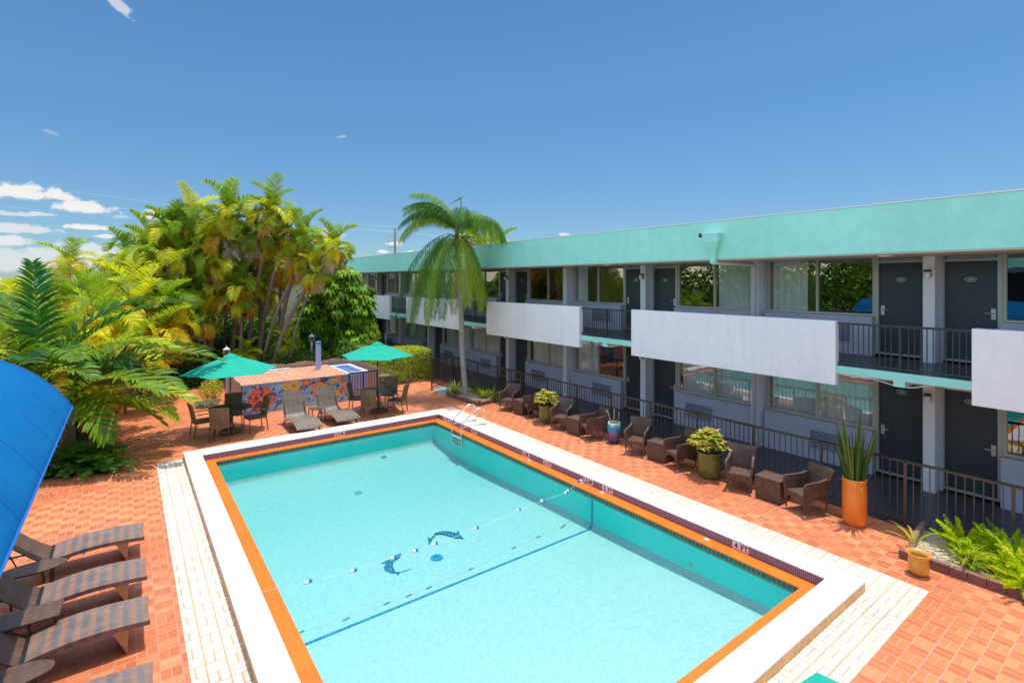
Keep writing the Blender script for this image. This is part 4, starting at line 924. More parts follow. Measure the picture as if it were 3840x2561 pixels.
M['mor']=crackle([(.85,.22,.01),(.85,.34,.02),(.8,.14,.01)],(.85,.6,.4),20,'orange_mosaic')
M['myel']=crackle([(.80,.48,.02),(.7,.4,.02),(.85,.55,.06)],(.7,.6,.3),24,'yellow_mosaic')
M['mpur']=crackle([(.08,.02,.09),(.13,.04,.12),(.05,.02,.08)],(.4,.3,.4),24,'purple_mosaic')
def hp(name,mb,m,**k): return obj(name,mb,m,ht,world=True,**k)
t=MB(); t.box(H0,H1,HY0,HY1-.2,0,HZ-.03); hp('mosaic_wall',t,M['mos'])
t=MB(); t.box(H0-.03,H1+.03,HY0-.03,HY1-.2,HZ-.029,HZ); hp('tiled_top',t,M['redtile'])
t=MB(); t.box(H0-.05,H1+.05,HY0-.032,HY0-.03,HZ-.028,HZ-.004); hp('top_edge',t,M['white'])
def disc(mb,x,z,r,y,n=26,sx=1): mb.add([(x+sx*r*math.cos(a),y,z+r*math.sin(a)) for a in np.linspace(0,2*math.pi,n,endpoint=False)],[tuple(range(n))])
def petal(mb,x,z,r0,r1,a,w,y):
    d=(math.cos(a),math.sin(a)); q=(-d[1],d[0]); rm=(r0+r1)/2
    pts=[(r0,0),(r0+(r1-r0)*.25,w*.75),(rm,w),(r0+(r1-r0)*.8,w*.55),(r1,0),(r0+(r1-r0)*.8,-w*.55),(rm,-w),(r0+(r1-r0)*.25,-w*.75)]
    mb.add([(x+d[0]*u+q[0]*v,y,z+d[1]*u+q[1]*v) for u,v in pts],[tuple(range(8))])
ya=HY0-.004
def dsc(nm,m_,x,z,r,y,sx=1): t=MB(); disc(t,x,z,r,y,sx=sx); return hp(nm,t,M[m_])
dsc('flower','mred',3.55,.46,.40,ya)
for k in range(4): t=MB(); petal(t,3.55,.46,.05,.46,R(72*k+20),.07,ya-.004); hp('dark_leaf',t,M['mpur'])
t=MB(); petal(t,3.55,.46,.05,.42,R(-95),.055,ya-.004); hp('dark_leaf',t,M['mpur'])
dsc('flower_centre','myel',3.55,.46,.05,ya-.008)
for q in(50,-18,-60,160,100): dsc('yellow_spot','mor',3.55+.25*math.cos(R(q)),.46+.25*math.sin(R(q)),.05,ya-.006)
dsc('small_flower','myel',4.32,.78,.13,ya)
for k in range(6): dsc('petal','myel',4.58+.15*math.cos(R(60*k)),.78+.13*math.sin(R(60*k)),.09,ya-.0011*(k%6)-.001)
dsc('flower','mred',5.0,.84,.13,ya); dsc('flower_centre','myel',5.0,.84,.06,ya-.006)
for k in range(5): dsc('petal','mor',5.42+.15*math.cos(R(72*k+20)),.58+.17*math.sin(R(72*k+20)),.13,ya-.001*k-.001)
for k in range(8): dsc('petal',('myel','mred','mor')[k%3],6.08+.21*math.cos(R(45*k)),.60+.24*math.sin(R(45*k)),.115,ya-.001*k-.001)
dsc('flower_centre','mos',6.08,.60,.15,ya-.012); dsc('flower_eye','mpur',6.08,.60,.06,ya-.015); dsc('dark_leaf','mpur',5.6,.86,.08,ya-.010,sx=1.8); dsc('dark_leaf','mpur',4.25,.42,.06,ya,sx=.6)
t=MB(); t.tube([(3.9,ya-.002,.08),(4.3,ya-.002,.36),(4.75,ya-.002,.62),(5.3,ya-.002,.82),(5.9,ya-.002,.90)],.010,5); hp('mosaic_stem',t,mat('stem_dark',(.06,.05,.05),.6))
def reeds(mb,a,b,z0,z1,rng,dx=.035,wav=.03):
    a=Vector(a);b=Vector(b);L=(b-a).length;n=int(L/dx)
    for k in range(n):
        p=a+(b-a)*(k+.5)/n; h=z1+rng.uniform(-.02,.02)+wav*math.sin(k*.19); mb.tube([(p.x,p.y,z0),(p.x+rng.uniform(-.006,.006),p.y,h)],.016,5)
rng=random.Random(8); t=MB(); reeds(t,(H0-.06,HY0-.02),(H0-.06,HY1-.12),0,1.02,rng); reeds(t,(H0-.05,HY1-.12),(H1+.9,HY1-.12),0,1.16,rng); hp('reed_screen',t,M['reed'])
t=MB(); t.tube([(3.1,HY1-.45,HZ+.03),(5.0,HY1-.45,HZ+.03)],.03,8); hp('white_pipe',t,M['white'])
t=MB(); t.tube([(5.86,20.23,HZ),(5.86,20.23,2.05)],.098,24); bpz=hp('vent_pipe',t,M['lilac'],smooth=False)
t=MB(); t.tube([(5.86,20.23,1.93),(5.86,20.23,2.052)],.104,24); obj('pipe_collar',t,mat('collar_blue',(.12,.35,.60),.4),bpz,world=True)
# tub right of the hut
tb_=thing('plunge_tub','raised white and lilac plunge tub with blue cover behind the black gate','tub',(6.9,19.6,0))
t=MB(); t.box(6.56,7.30,18.95,19.03,0,.93); t.box(6.56,6.64,19.03,21.0,0,.93); t.box(7.22,7.30,19.03,21.0,0,.93); t.box(6.64,7.22,20.92,21.0,0,.93); obj('tub_wall',t,mat('tub_lilac',(.62,.64,.90),.6),tb_,world=True,bevel=.01)
t=MB(); t.box(6.64,7.22,19.03,20.92,.70,.84); obj('cover',t,mat('tub_cover',(.09,.17,.34),.7),tb_,world=True)
t=MB(); t.box(6.52,6.60,18.93,21.05,.931,.96); t.box(7.26,7.34,18.93,21.05,.931,.96); t.box(6.60,7.26,20.97,21.05,.931,.96); t.box(6.60,7.26,18.93,19.01,.931,.96); obj('rim',t,M['white'],tb_,world=True)
rs=thing('reed_fence','curved reed fence behind and right of the plunge tub','fence',(7.5,20,0)); t=MB(); rng=random.Random(4)
reeds(t,(7.1,21.4),(7.75,20.7),0,1.1,rng); reeds(t,(7.75,20.7),(7.9,19.3),0,1.0,rng); reeds(t,(7.78,19.3),(7.72,18.9),0,.95,rng); obj('reed_panel',t,M['reed'],rs,world=True)
fence('black_gate','small black metal gate between the mosaic wall and the umbrella table',(6.50,18.72),(7.62,18.72),[.03,.56,1.09],m=M['blackmetal'],top=.98)['category']='gate'
cb=thing('pump_cabinet','small grey pump cabinet with white hoses behind the right umbrella','cabinet',(8.15,19.5,0)); t=MB()
t.box(-.22,.22,-.2,.2,.0,.30); t.box(-.24,-.14,-.2,.2,.30,.55); t.box(.14,.24,-.2,.2,.30,.55); t.box(-.26,.26,-.22,.22,.55,.62); obj('body',t,mat('cabinet_grey',(.18,.16,.14),.5),cb,bevel=.01)
t=MB(); t.tube(spline([(-.3,-.25,.02),(-.1,-.3,.15),(.1,-.28,.03),(.3,-.24,.14),(.34,-.1,.02)]),.018,7); t.tube(spline([(-.25,-.3,.05),(.0,-.34,.02),(.25,-.3,.08)]),.018,7); obj('hose',t,M['floatwhite'],cb)
def lantern(label,x,y,h):
    th=thing('lamp_post',label,'lamp post',(x,y,0),0,'white coach lanterns on lilac posts')
    t=MB(); t.tube([(0,0,0),(0,0,h-.50)],.04,12); obj('post',t,M['lilac'],th)
    t=MB(); t.lathe([(.001,-.50),(.06,-.49),(.03,-.43),(.028,-.40),(.075,-.37),(.08,-.35),(.001,-.35)],14,(0,0,h)); t.lathe([(.125,-.135),(.13,-.12),(.06,-.07),(.035,-.04),(.012,-.03),(.012,.0),(.001,.05)],14,(0,0,h))
    for k in range(6): a=k*math.pi/3; t.tube([(.07*math.cos(a),.07*math.sin(a),h-.36),(.115*math.cos(a),.115*math.sin(a),h-.28),(.115*math.cos(a),.115*math.sin(a),h-.13)],.008,4)
    obj('lantern_frame',t,M['ironwhite'],th)
    t=MB(); t.lathe([(.06,-.35),(.098,-.28),(.10,-.14)],14,(0,0,h)); obj('lantern_glass',t,M.setdefault('lglass',glassmat('lantern_glass',1.5,(.9,.8,.7))[0]),th)
    return th
def atd(x,y,d):
    l=(x-1920)/1932*d; return (d*math.sin(YAW)+l*math.cos(YAW), d*math.cos(YAW)-l*math.sin(YAW), 4.35-(y-1055)/1932*d)
x,y,z=atd(849.6,1300,19.6); lantern('white coach lantern on a lilac post behind the left green umbrella',x,y,z+.02)
x,y,z=atd(1168.6,1255,23); lantern('white coach lantern on a lilac post left of the lilac vent pipe',x,y,z+.05)
x,y,z=atd(10,1312,14.6); lantern('white coach lantern rising behind the blue awning at the left edge',x,y,z+.05)

# ------------------------------------------------------------------ palms
TW={'g':(.19,.28,.012),'dg':(.08,.18,.012),'yg':(.42,.42,.015),'y':(.68,.47,.02),'o':(.74,.34,.015),'r':(.72,.24,.02),'b':(.52,.32,.16),'p':(.60,.46,.36)}
TW={k:tuple(min(.92,x*1.5) for x in v) for k,v in TW.items()}
def unit(v): return v/np.maximum(np.linalg.norm(v,axis=-1,keepdims=True),1e-9)
def frond(mb,P0,az,el0,L,droop,ll,n,tint,rng,vee=.55,w=.03,ld=.5,fw=.55,sweep=0,wind=(0,0,0),curl=1.25,bare=.14,rr=.014):
    m=12; t=np.linspace(0,1,m+1); el=el0-droop*t**curl; aa=az+sweep*t
    d=np.stack([np.cos(el)*np.cos(aa),np.cos(el)*np.sin(aa),np.sin(el)],1)
    wd=np.array(wind); d=unit(d+wd*t[:,None]*.8)
    P=np.zeros((m+1,3)); P[0]=P0
    for i in range(m): P[i+1]=P[i]+(d[i]+d[i+1])*.5*L/m
    col=np.array(tint)
    # rachis as a thin three-sided spine
    s=unit(np.cross(d,np.array([0,0,1.0])+1e-3)); u=np.cross(s,d); rad=rr*(1-.75*t)[:,None]
    vs=np.concatenate([P-s*rad,P+s*rad,P+u*rad*-1.0]); o=m+1
    fs=[]
    for i in range(m): fs+=[(i,i+1,o+i+1,o+i),(o+i,o+i+1,2*o+i+1,2*o+i),(2*o+i,2*o+i+1,i+1,i)]
    mb.add(vs.tolist(),fs,tuple(np.clip(col*np.array([1.5,1.25,1.2]),0,.7)))
    # leaflets
    ti=np.repeat(np.linspace(bare,.985,n),2); sg=np.tile([1,-1],n)
    ti=ti+rng.normal(0,.25/n,2*n); ti=np.clip(ti,.02,.99)
    def ip(A): return np.stack([np.interp(ti,t,A[:,k]) for k in range(3)],1)
    B=ip(P); D=unit(ip(d)); S=unit(ip(s))*sg[:,None]; U=unit(ip(u)); U=np.where(U[:,2:3]<-.2,U,U)
    N=2*n; v=vee+rng.normal(0,.12,N); f=fw*(.6+.9*ti)+rng.normal(0,.08,N)
    l=ll*np.clip(np.sin(np.pi*(.10+.82*ti))**.75,.12,1)*(1+rng.normal(0,.06,N))
    d0=unit(S*np.cos(v)[:,None]+U*np.sin(v)[:,None]+D*f[:,None])
    dn=np.array([0,0,-1.0])
    d1=unit(d0+dn*(ld*.45)+wd*.6); d2=unit(d0+dn*(ld*1.3)+wd*1.1)
    Wd=unit(D-(D*d0).sum(1,keepdims=True)*d0)*(w*.5)
    M1=B+d0*(l*.32)[:,None]; M2=M1+d1*(l*.36)[:,None]; T_=M2+d2*(l*.32)[:,None]
    vs=np.stack([B-Wd*.45,B+Wd*.45,M1-Wd,M1+Wd,M2-Wd*.8,M2+Wd*.8,T_-Wd*.1,T_+Wd*.1],1).reshape(-1,3)
    fs=[]
    for i in range(N):
        k=8*i; fs+=[(k,k+1,k+3,k+2),(k+2,k+3,k+5,k+4),(k+4,k+5,k+7,k+6)]
    o=len(mb.v); mb.v.extend(map(tuple,vs.tolist())); mb.f.extend([tuple(a+o for a in q) for q in fs])
    tt=np.clip(col*(1+rng.normal(0,.13,(N,1)))+rng.normal(0,.012,(N,3)),.005,.9); mb.t.extend(map(tuple,np.repeat(tt,8,axis=0).tolist()))
def crown(rng,nf,L,ll,n,pal,w=.03,vee=.55,droopm=1.0,shaft=True):
    mb=MB()
    for k in range(nf):
        f=k/(nf-1); az=k*2.399+rng.uniform(-.3,.3)
        el=1.38-1.75*f+rng.uniform(-.12,.12); dr=(1.0+1.1*rng.random()+ .5*f)*droopm
        if f<.12: dr*=.45
        tint=TW[pal[min(len(pal)-1,int(f*len(pal)+rng.uniform(-.35,.35)))]] if k else TW[pal[0]]
        tint=tuple(np.array(tint)*rng.uniform(.8,1.2))
        frond(mb,(0,0,-.25*f),az,el,L*(.75+.35*rng.random())*(1-.15*f),dr,ll,n,tint,rng,vee=vee*(1-.7*f),w=w,ld=.35+1.1*f)
    return mb
def shaft_mb(): t=MB(); t.tube([(0,0,-.95),(0,0,-.5),(0,0,0)],[.06,.075,.035],8); return t
NR=np.random.default_rng
PAL_T=[['g','g','yg','g','yg','y','o','p'],['g','g','yg','g','y','yg','o','b'],['yg','g','g','yg','g','y','o','p'],['g','yg','g','yg','y','o','p','o']]
PAL_A=[['g','yg','y','y','o','o'],['yg','g','y','o','o','r'],['g','dg','yg','y','y','o'],['g','yg','y','y','o','b']]
def mk(mb,name):
    me=bpy.data.meshes.new(name); me.from_pydata(mb.v,[],mb.f); at=me.attributes.new('tint','FLOAT_COLOR','POINT'); at.data.foreach_set('color',np.array([(*c,1) for c in mb.t],dtype='f').ravel()); me.materials.append(M['leaf']); return me
CT=[mk(crown(NR(20+i),20,1.85,.56,44,PAL_T[i],w=.042,droopm=1.45,vee=.75),'tall_crown') for i in range(4)]
CA=[mk(crown(NR(40+i),19,1.6,.50,38,PAL_A[i],w=.040,vee=.6,droopm=1.35),'areca_crown') for i in range(4)]
M['shaft']=mat('crownshaft',(.30,.30,.07),.6,c2=(.35,.2,.08))
def palm(label,base,heart,mesh,s,rz,r=.075,cat='palm tree',group=None,bow=.3,name='palm_tree'):
    th=thing(name,label,cat,base,0,group); h=Vector(heart)-Vector(base); b2=Vector((h.x*.5,h.y*.5,h.z*.5)); side=Vector((h.x,h.y,0))*-bow*.5
    pts=spline([(0,0,0),tuple(b2*.55+side*.8),tuple(b2*1.1+side),tuple(h*.82+side*.4),tuple(h)],4); n=len(pts)
    t=MB(); t.tube(pts,[r*(1.25-.45*i/(n-1))*(1+.05*(i%2)) for i in range(n)],9); obj('trunk',t,M['bark'],th,smooth=True)
    t=MB(); p=pts[-1]; q=pts[-3]; dd=(p-q).normalized(); t.tube([p-dd*.75*s,p-dd*.4*s,p+dd*.1],[r*.95,r*1.15,r*.5],9); obj('crownshaft',t,M['shaft'],th,smooth=True)
    c=link_mesh('crown',mesh,None,th); c.location=tuple(h); c.scale=(s,s,s); c.rotation_euler=((h.y*-.02),(h.x*.04),rz); return th
def zb(x,y): return (x,y,0)
# the tall clump beyond the far edge of the deck: heart positions found from their height over the horizon
rg=random.Random(77)
T=[('tallest palm of the clump, left of its equally high neighbour',(3.55,25.4,7.3),(2.6,26.3),0,1.0),
   ('tall palm at the top of the clump just right of the tallest',(5.15,24.5,7.4),(4.3,25.8),1,1.0),
   ('palm with a curled frond at the upper left shoulder of the clump',(2.25,26.6,7.1),(2.2,26.6),2,.85),
   ('bright palm at the left shoulder of the clump, lower than the curled one',(1.5,26.9,6.5),(1.2,26.4),3,.85),
   ('palm with orange dead fronds under the tallest crown',(3.3,25.6,6.45),(2.9,26.0),3,.9),
   ('palm filling the middle of the tall clump',(4.55,25.1,6.5),(3.7,26.2),2,.95),
   ('palm at the upper right of the clump, above the thin trunks',(5.6,24.6,6.3),(4.7,25.6),0,.9),
   ('palm with a bright green tip right of the clump centre',(6.3,23.8,6.3),(5.3,25.0),1,.85),
   ('slender leaning palm with a ring shaped frond at the right end of the clump',(7.3,23.0,5.85),(4.9,24.1),0,.82),
   ('leaning palm with orange fronds over the mosaic enclosure',(6.15,23.9,5.35),(4.6,24.4),3,.75),
   ('short palm with a bright fresh spear low in the clump',(3.1,25.4,5.0),(2.0,26.0),1,.8),
   ('low palm with drooping orange fronds above the left umbrella',(3.9,24.9,4.1),(2.5,25.7),3,.72),
   ('palm with hanging yellow fronds left of the umbrella lantern',(2.5,25.6,3.9),(1.7,25.6),1,.72),
   ('leaning palm with thick trunk in the left of the clump',(2.9,25.9,5.7),(1.3,25.8),2,.85),
   ('palm low on the left of the clump with yellowish crown',(1.75,26.0,5.35),(1.5,26.2),0,.8),
   ('palm with brown hanging fronds at the right of the clump',(6.6,23.2,4.7),(5.6,24.0),2,.65),
   ('bushy palm at the far left foot of the tall clump',(.9,26.4,5.3),(.9,26.6),1,.95),
   ('full palm behind the left shoulder palms',(2.0,28.2,6.0),(2.2,28.4),3,1.0),
   ('full low palm between the trunks in the middle of the clump',(4.4,26.3,4.7),(4.2,26.6),1,.95),
   ('full low palm right of centre behind the thin trunks',(5.9,26.2,5.2),(5.8,26.4),3,.9),
   ('low golden palm left of centre between the trunks',(2.5,27.2,4.5),(2.4,27.4),3,.95),
   ('golden palm high on the left slope of the clump',(1.7,27.4,6.4),(1.6,27.4),1,.95),
   ('golden palm on the left slope, next below the high one',(.85,28.1,5.9),(.8,28.2),3,.95),
   ('golden palm at the lower left end of the slope',(.06,28.3,5.3),(.0,28.4),0,.95),
   ('green and gold palm left of the thick leaning trunks',(2.2,26.4,5.3),(2.1,26.5),2,.9),
   ('palm in the notch between the left mass and the tall clump',(1.17,26.9,4.8),(1.1,27.0),0,.9),
   ('palm crown in front of the thick leaning trunks at mid height',(3.0,25.7,3.9),(2.9,25.9),3,.75),
   ('golden drooping palm left of the thick leaning trunks, low',(1.8,25.6,3.6),(1.7,25.7),1,.75),
   ('small palm crown over the lantern of the left umbrella',(2.6,24.9,2.7),(2.6,25.0),2,.6),
   ('orange tinged palm low in the notch of the two masses',(.45,26.3,4.0),(.4,26.4),1,.85),
   ('palm crown with hanging gold fronds over the middle trunks',(4.0,24.8,3.5),(3.9,24.9),1,.68),
   ('small green palm at the foot of the thin leaning trunks',(5.6,24.2,1.6),(5.5,24.3),2,.5),
   ('small dark palm behind the reed screen at the left',(4.0,23.9,1.3),(4.0,24.0),1,.5),
   ('pale gold palm crown behind the middle trunks at mid height',(3.7,27.0,4.2),(3.6,27.2),0,.95),
   ('green palm crown behind the right trunks at mid height',(5.3,27.2,3.9),(5.2,27.4),2,.95),
   ('palm hidden in the rear middle of the clump',(5.0,26.4,6.1),(5.0,26.6),3,.9)]
for i,(lab,h,b_,k,s) in enumerate(T):
    palm(lab,(b_[0],b_[1],0),h,CT[k],s,rg.random()*6.28,r=.085 if i<9 else .06,group='tall palms of the back clump')
# yellow-green arecas, one loose mass left of the clump
A_=[((-2.0,29.5,5.2),'palm standing alone in front of the white cloud, crown against the sky'),((-.3,27.5,5.1),'yellow areca palm right of the lone sky crown'),((.75,27.5,5.7),'yellow areca palm below the left shoulder of the tall clump'),
    ((-1.75,23.8,4.45),'areca palm centred in the yellow mass behind the dark fronds'),((-.85,23.2,4.3),'areca palm behind the two long dark fronds'),((.35,23.3,4.3),'areca palm left of the tall trunks, level with the horizon'),
    ((1.2,23.7,4.5),'areca palm touching the tall clump on its left'),((-.45,21.4,3.9),'areca palm low in front of the yellow mass'),((1.0,22.9,3.5),'golden areca palm drooping beside the tall trunks'),
    ((-2.9,23.6,4.3),'areca palm behind the upright dark frond'),((-3.8,26.5,4.5),'areca palm at the far left edge of the picture'),((-1.6,20.5,3.5),'areca palm above the left edge of the deck'),
    ((-2.9,20.0,3.5),'areca palm above the awning corner'),((.1,24.9,4.9),'areca palm in the rear centre of the yellow mass'),((-1.3,26.2,4.9),'areca palm in the back row left of centre'),
    ((.2,20.9,3.0),'areca palm lowest beside the deck edge'),((-.8,18.9,2.6),'areca palm beside the terracotta pot'),((1.3,25.0,3.2),'areca palm low before the dark wall')]
for i,(h,lab) in enumerate(A_):
    h=(h[0],h[1],h[2]-(1.0 if i else .1))
    palm(lab,(h[0]+rg.uniform(-.3,.3),h[1]+rg.uniform(-.2,.4),0),h,CA[i%4],.92+.15*rg.random(),rg.random()*6.28,r=.05,group='areca palms of the left mass',bow=.1)
# palms standing behind the roof
for (x,y,z,k,s,lab) in ((21.4,33.9,7.55,0,1.3,'palm crown showing over the roof right behind the drooping palm'),(23.3,32.9,7.1,1,1.2,'palm crown over the roof farther right, mostly hidden'),(12.4,38.8,6.0,2,1.1,'dark palm top between the broad leaf tree and the roof end')):
    palm(lab,(x,y,0),(x,y,z),CT[k],s,1.1*k,group='palms behind the roof')

# broad dark-green palm clump in the left foreground
fg=thing('large_palm','big dark green palm clump with long stiff fronds left of the pool','palm tree',(-1.15,17.2,0)); rng=NR(5); mb=MB(); hearts=[(-.55,-.3,1.9),(-1.1,-.9,1.7),(.0,.2,1.6),(-.2,-.9,1.3)]
G1,G2,G3=(.04,.15,.01),(.13,.25,.012),(.36,.44,.02)
F=[(0,1.9,1.52,3.0,.35,G1,.0),(0,2.2,1.3,2.7,.8,G2,.0),(0,-.15,.98,3.5,.85,G1,0),(2,.15,.72,3.5,1.15,G1,0),(2,-.65,.55,3.1,1.3,G2,0),(1,2.9,1.1,2.6,1.2,G2,0),(1,-2.4,.9,2.5,1.4,G3,0),
   (3,-.35,.35,2.7,1.2,G3,0),(3,-1.1,.45,2.4,1.5,G2,0),(2,.6,.9,2.9,1.3,G2,0),(0,.35,1.15,3.2,1.0,G1,0),(1,-1.7,.7,2.3,1.6,G3,0),(3,.1,.15,2.4,1.1,G3,0),(3,-1.7,.2,1.8,1.3,G3,0),(1,2.1,.8,2.4,1.3,G2,0),(2,1.1,.6,2.6,1.4,G2,0),
   (0,-1.2,1.0,2.5,1.5,G2,0),(1,-.8,.85,2.6,1.4,G2,0),(3,-2.2,.55,2.0,1.5,(.45,.40,.04),0),(2,-.25,.2,2.5,1.2,(.40,.36,.04),0),(0,-2.0,1.15,2.4,1.5,G2,0),(0,-.45,.8,3.3,1.25,G3,0),(2,-.35,.65,3.7,1.1,G2,0),(3,-.6,.5,3.3,1.0,G3,0),(2,.0,.5,3.6,1.0,G1,0),(3,-.85,.75,3.3,1.3,G2,0),(2,-.95,.9,2.6,1.6,G1,0),(1,-1.25,1.05,2.6,1.4,G1,0)]
for (h,az,el,L,dr,c,sw) in F:
    frond(mb,hearts[h],az,el,L,dr,.62,36,tuple(np.array(c)*rng.uniform(.85,1.15)),rng,vee=.35,w=.078,ld=.35,fw=.75,bare=.10,rr=.022)
obj('crown',mb,M['leafgloss'],fg)
t=MB()
for hx,hy,hz in hearts:
    t.tube([(hx*.3,hy*.3,0),(hx*.6,hy*.6,hz*.6),(hx,hy,hz)],[.10,.07,.04],8)
obj('trunk',t,M['bark'],fg)

# queen palm, blown towards the left by the wind
qp=thing('queen_palm','tall slim grey trunked palm with windblown drooping crown in the brick planter','palm tree',(10.2,16.5,0.1))
tp=[(0,0,0),(-.03,.03,.12),(-.09,.16,1.5),(-.11,.19,2.7),(-.14,.22,3.8),(-.18,.26,4.8),(-.22,.30,5.5)]; tp=spline(tp,5); n=len(tp)
t=MB(); t.tube(tp,[(.15-.045*min(1,i/(n*.12)) if i<n*.12 else .105-.02*i/n)*(1+.03*(i%2)) for i in range(n)],12); obj('trunk',t,mat('queen_bark',(.52,.47,.41),.9,c2=(.24,.20,.16),vs=9,bump=.7,bs=14),qp,smooth=True)
rng=NR(9); mb=MB(); H=np.array([-.24,.30,5.95]); LV=math.atan2(.6,-.8)   # picture left
Q=[(-.1,1.5,3.4,2.2,.42,1.1),(.2,1.5,3.2,2.4,.40,1.1),(-.35,1.5,3.1,2.5,.38,1.1),(.35,1.45,3.2,2.6,.34,1.0),(.0,1.4,3.5,2.6,.28,1.0),(-.2,1.3,3.5,2.7,.2,.9),(.25,1.2,3.4,2.6,.18,.9),(.1,1.5,2.9,2.0,.5,1.2),(-.5,1.5,2.8,2.6,.45,1.1),
   (-.5,1.1,3.9,2.65,.08,.32),(.1,1.05,4.1,2.6,.05,.30),(.55,1.0,3.9,2.5,.05,.28),(-.9,1.0,3.9,2.5,.03,.26),(.9,.95,3.8,2.5,.03,.25),(-1.4,1.0,3.6,2.5,.03,.25),(1.35,1.0,3.6,2.5,.03,.25),(-.2,.8,4.0,2.3,.03,.28),(.35,.7,4.0,2.2,.02,.25),(-.6,.6,3.8,2.1,.02,.25),(0,.9,4.2,2.4,0,.4),
   (2.3,1.5,3.0,3.3,.50,1),(-2.4,1.5,3.0,3.3,.50,1),(3.14,1.5,2.6,3.4,.62,1),(1.9,1.5,3.0,3.0,.5,1),(-1.8,1.5,2.9,3.0,.5,1),
   (2.9,.8,3.1,2.3,0,.18),(2.5,.7,3.3,2.2,0,.18),(-2.7,.75,3.2,2.25,0,.17),(-2.2,.6,3.3,2.1,0,.20),(3.3,1.5,3.0,2.95,.25,.6),(2.0,.6,3.1,2.1,0,.2),(2.8,1.5,2.9,2.9,.3,.8),(-2.9,1.5,2.8,2.9,.35,.8),(.3,1.55,2.7,1.9,.3,1.3)]
for k,(da,el,L,dr,wi,cu) in enumerate(Q):
    if k<9: L*=.84; el+=.03
    elif k<20: L*=1.05; cu*=.8
    c=[(.13,.29,.03),(.22,.40,.03),(.40,.50,.03),(.08,.21,.03)][k%4]
    frond(mb,H,LV+da,el,L,dr,.58,92,c,rng,vee=.05,w=.017,ld=2.0,fw=.6,wind=tuple(np.array([-.8,.6,0])*wi*.6),curl=cu,bare=.14,rr=.016)
    frond(mb,H,LV+da+.02,el,L,dr,.55,46,c,rng,vee=-.5,w=.014,ld=2.4,fw=.5,wind=tuple(np.array([-.8,.6,0])*wi*.6),curl=cu,bare=.18,rr=.008)
obj('crown',mb,M['leaf'],qp)
t=MB(); rngp=random.Random(4)
for k in range(16):
    a=rngp.random()*6.28; e=rngp.uniform(-.3,.9); L=rngp.uniform(.35,.75); c=Vector(H)+Vector((0,0,-.25)); t.tube([c,c+Vector((math.cos(a)*math.cos(e),math.sin(a)*math.cos(e),math.sin(e)))*L*.6,c+Vector((math.cos(a)*math.cos(e)*1.3,math.sin(a)*math.cos(e)*1.3,math.sin(e)-.35))*L],[.035,.022,.01],6)
t.tube([tuple(H+np.array([0,0,-.5])),tuple(H+np.array([0,0,-.1])),tuple(H+np.array([0,0,.35]))],[.12,.11,.03],10)
obj('leaf_base',t,mat('leaf_base_mat',(.30,.18,.10),.8,c2=(.15,.08,.05)),qp,smooth=True)
t=MB(); t.tube([tuple(H+np.array([.1,-.08,.1])),tuple(H+np.array([.12,-.1,.9])),tuple(H+np.array([.12,-.1,1.45]))],[.045,.035,.02],6); t.tube([tuple(H+np.array([.12,-.1,1.45])),tuple(H+np.array([-.22,.13,1.2]))],[.05,.006],6); obj('spear',t,mat('spear_mat',(.25,.3,.05),.5),qp)

# ------------------------------------------------------------------ broad-leaved plants
def rosette_tree(name,label,cat,c,blobs,n,L,tints,seed,trunk=True):
    th=thing(name,label,cat,(c[0],c[1],0)); rng=random.Random(seed); mb=MB()
    for _ in range(n):
        bx,by,bz,rx,ry,rz=rng.choice(blobs)
        while True:
            d=Vector((rng.gauss(0,1),rng.gauss(0,1),rng.gauss(0,1)))
            if d.length>.1: break
        d.normalize(); r=rng.uniform(.72,1.04); p=Vector((bx+d.x*rx*r,by+d.y*ry*r,bz+d.z*rz*r))
        if p.z<.15: continue
        ax=(d+Vector((0,0,.9))).normalized(); a=ax.cross(Vector((.3,.9,.1))).normalized(); b=ax.cross(a)
        tt=rng.choice(tints); k0=rng.uniform(.75,1.25); l=L*rng.uniform(.75,1.2)
        for k in range(8):
            an=k*math.pi/4+rng.uniform(-.2,.2); q=a*math.cos(an)+b*math.sin(an); s_=ax.cross(q); w=l*.17
            d0=(q+ax*.15).normalized(); m1=p+d0*l*.5; m2=m1+(d0+Vector((0,0,-1.3))).normalized()*l*.5
            kk=k0*rng.uniform(.85,1.15); t2=tuple(min(1,x*kk) for x in tt)
            mb.add([tuple(p-s_*w*.2),tuple(p+s_*w*.2),tuple(m1+s_*w),tuple(m1-s_*w),tuple(m2+s_*w*.5),tuple(m2-s_*w*.5)],[(0,1,2,3),(3,2,4,5)],t2)
    obj('crown',mb,M['leafgloss'],th)
    if trunk:
        t=MB()
        for k in range(6):
            a=k*1.05; b_=blobs[k%len(blobs)]; t.tube([(.15*math.cos(a),.15*math.sin(a),0),(b_[0]*.5+.2*math.cos(a),b_[1]*.5+.2*math.sin(a),b_[2]*.5),(b_[0],b_[1],b_[2])],[.09,.07,.03],7)
        obj('trunk',t,M['bark'],th)
    return th
rosette_tree('broadleaf_tree','round tree with drooping whorls of glossy leaves left of the roof end','tree',(8.6,25.3),
    [(0,0,2.6,1.5,1.3,2.0),(-.4,.1,3.9,1.2,1.1,1.1),(.5,-.3,3.2,1.0,.9,1.2),(-1.3,.4,2.6,.9,.9,1.6),(-.1,0,4.5,.8,.8,.6),(.3,-.6,1.3,1.2,.9,1.0)],900,.36,[(.18,.36,.012),(.28,.46,.02),(.10,.24,.01),(.36,.48,.03),(.09,.18,.012)],2)
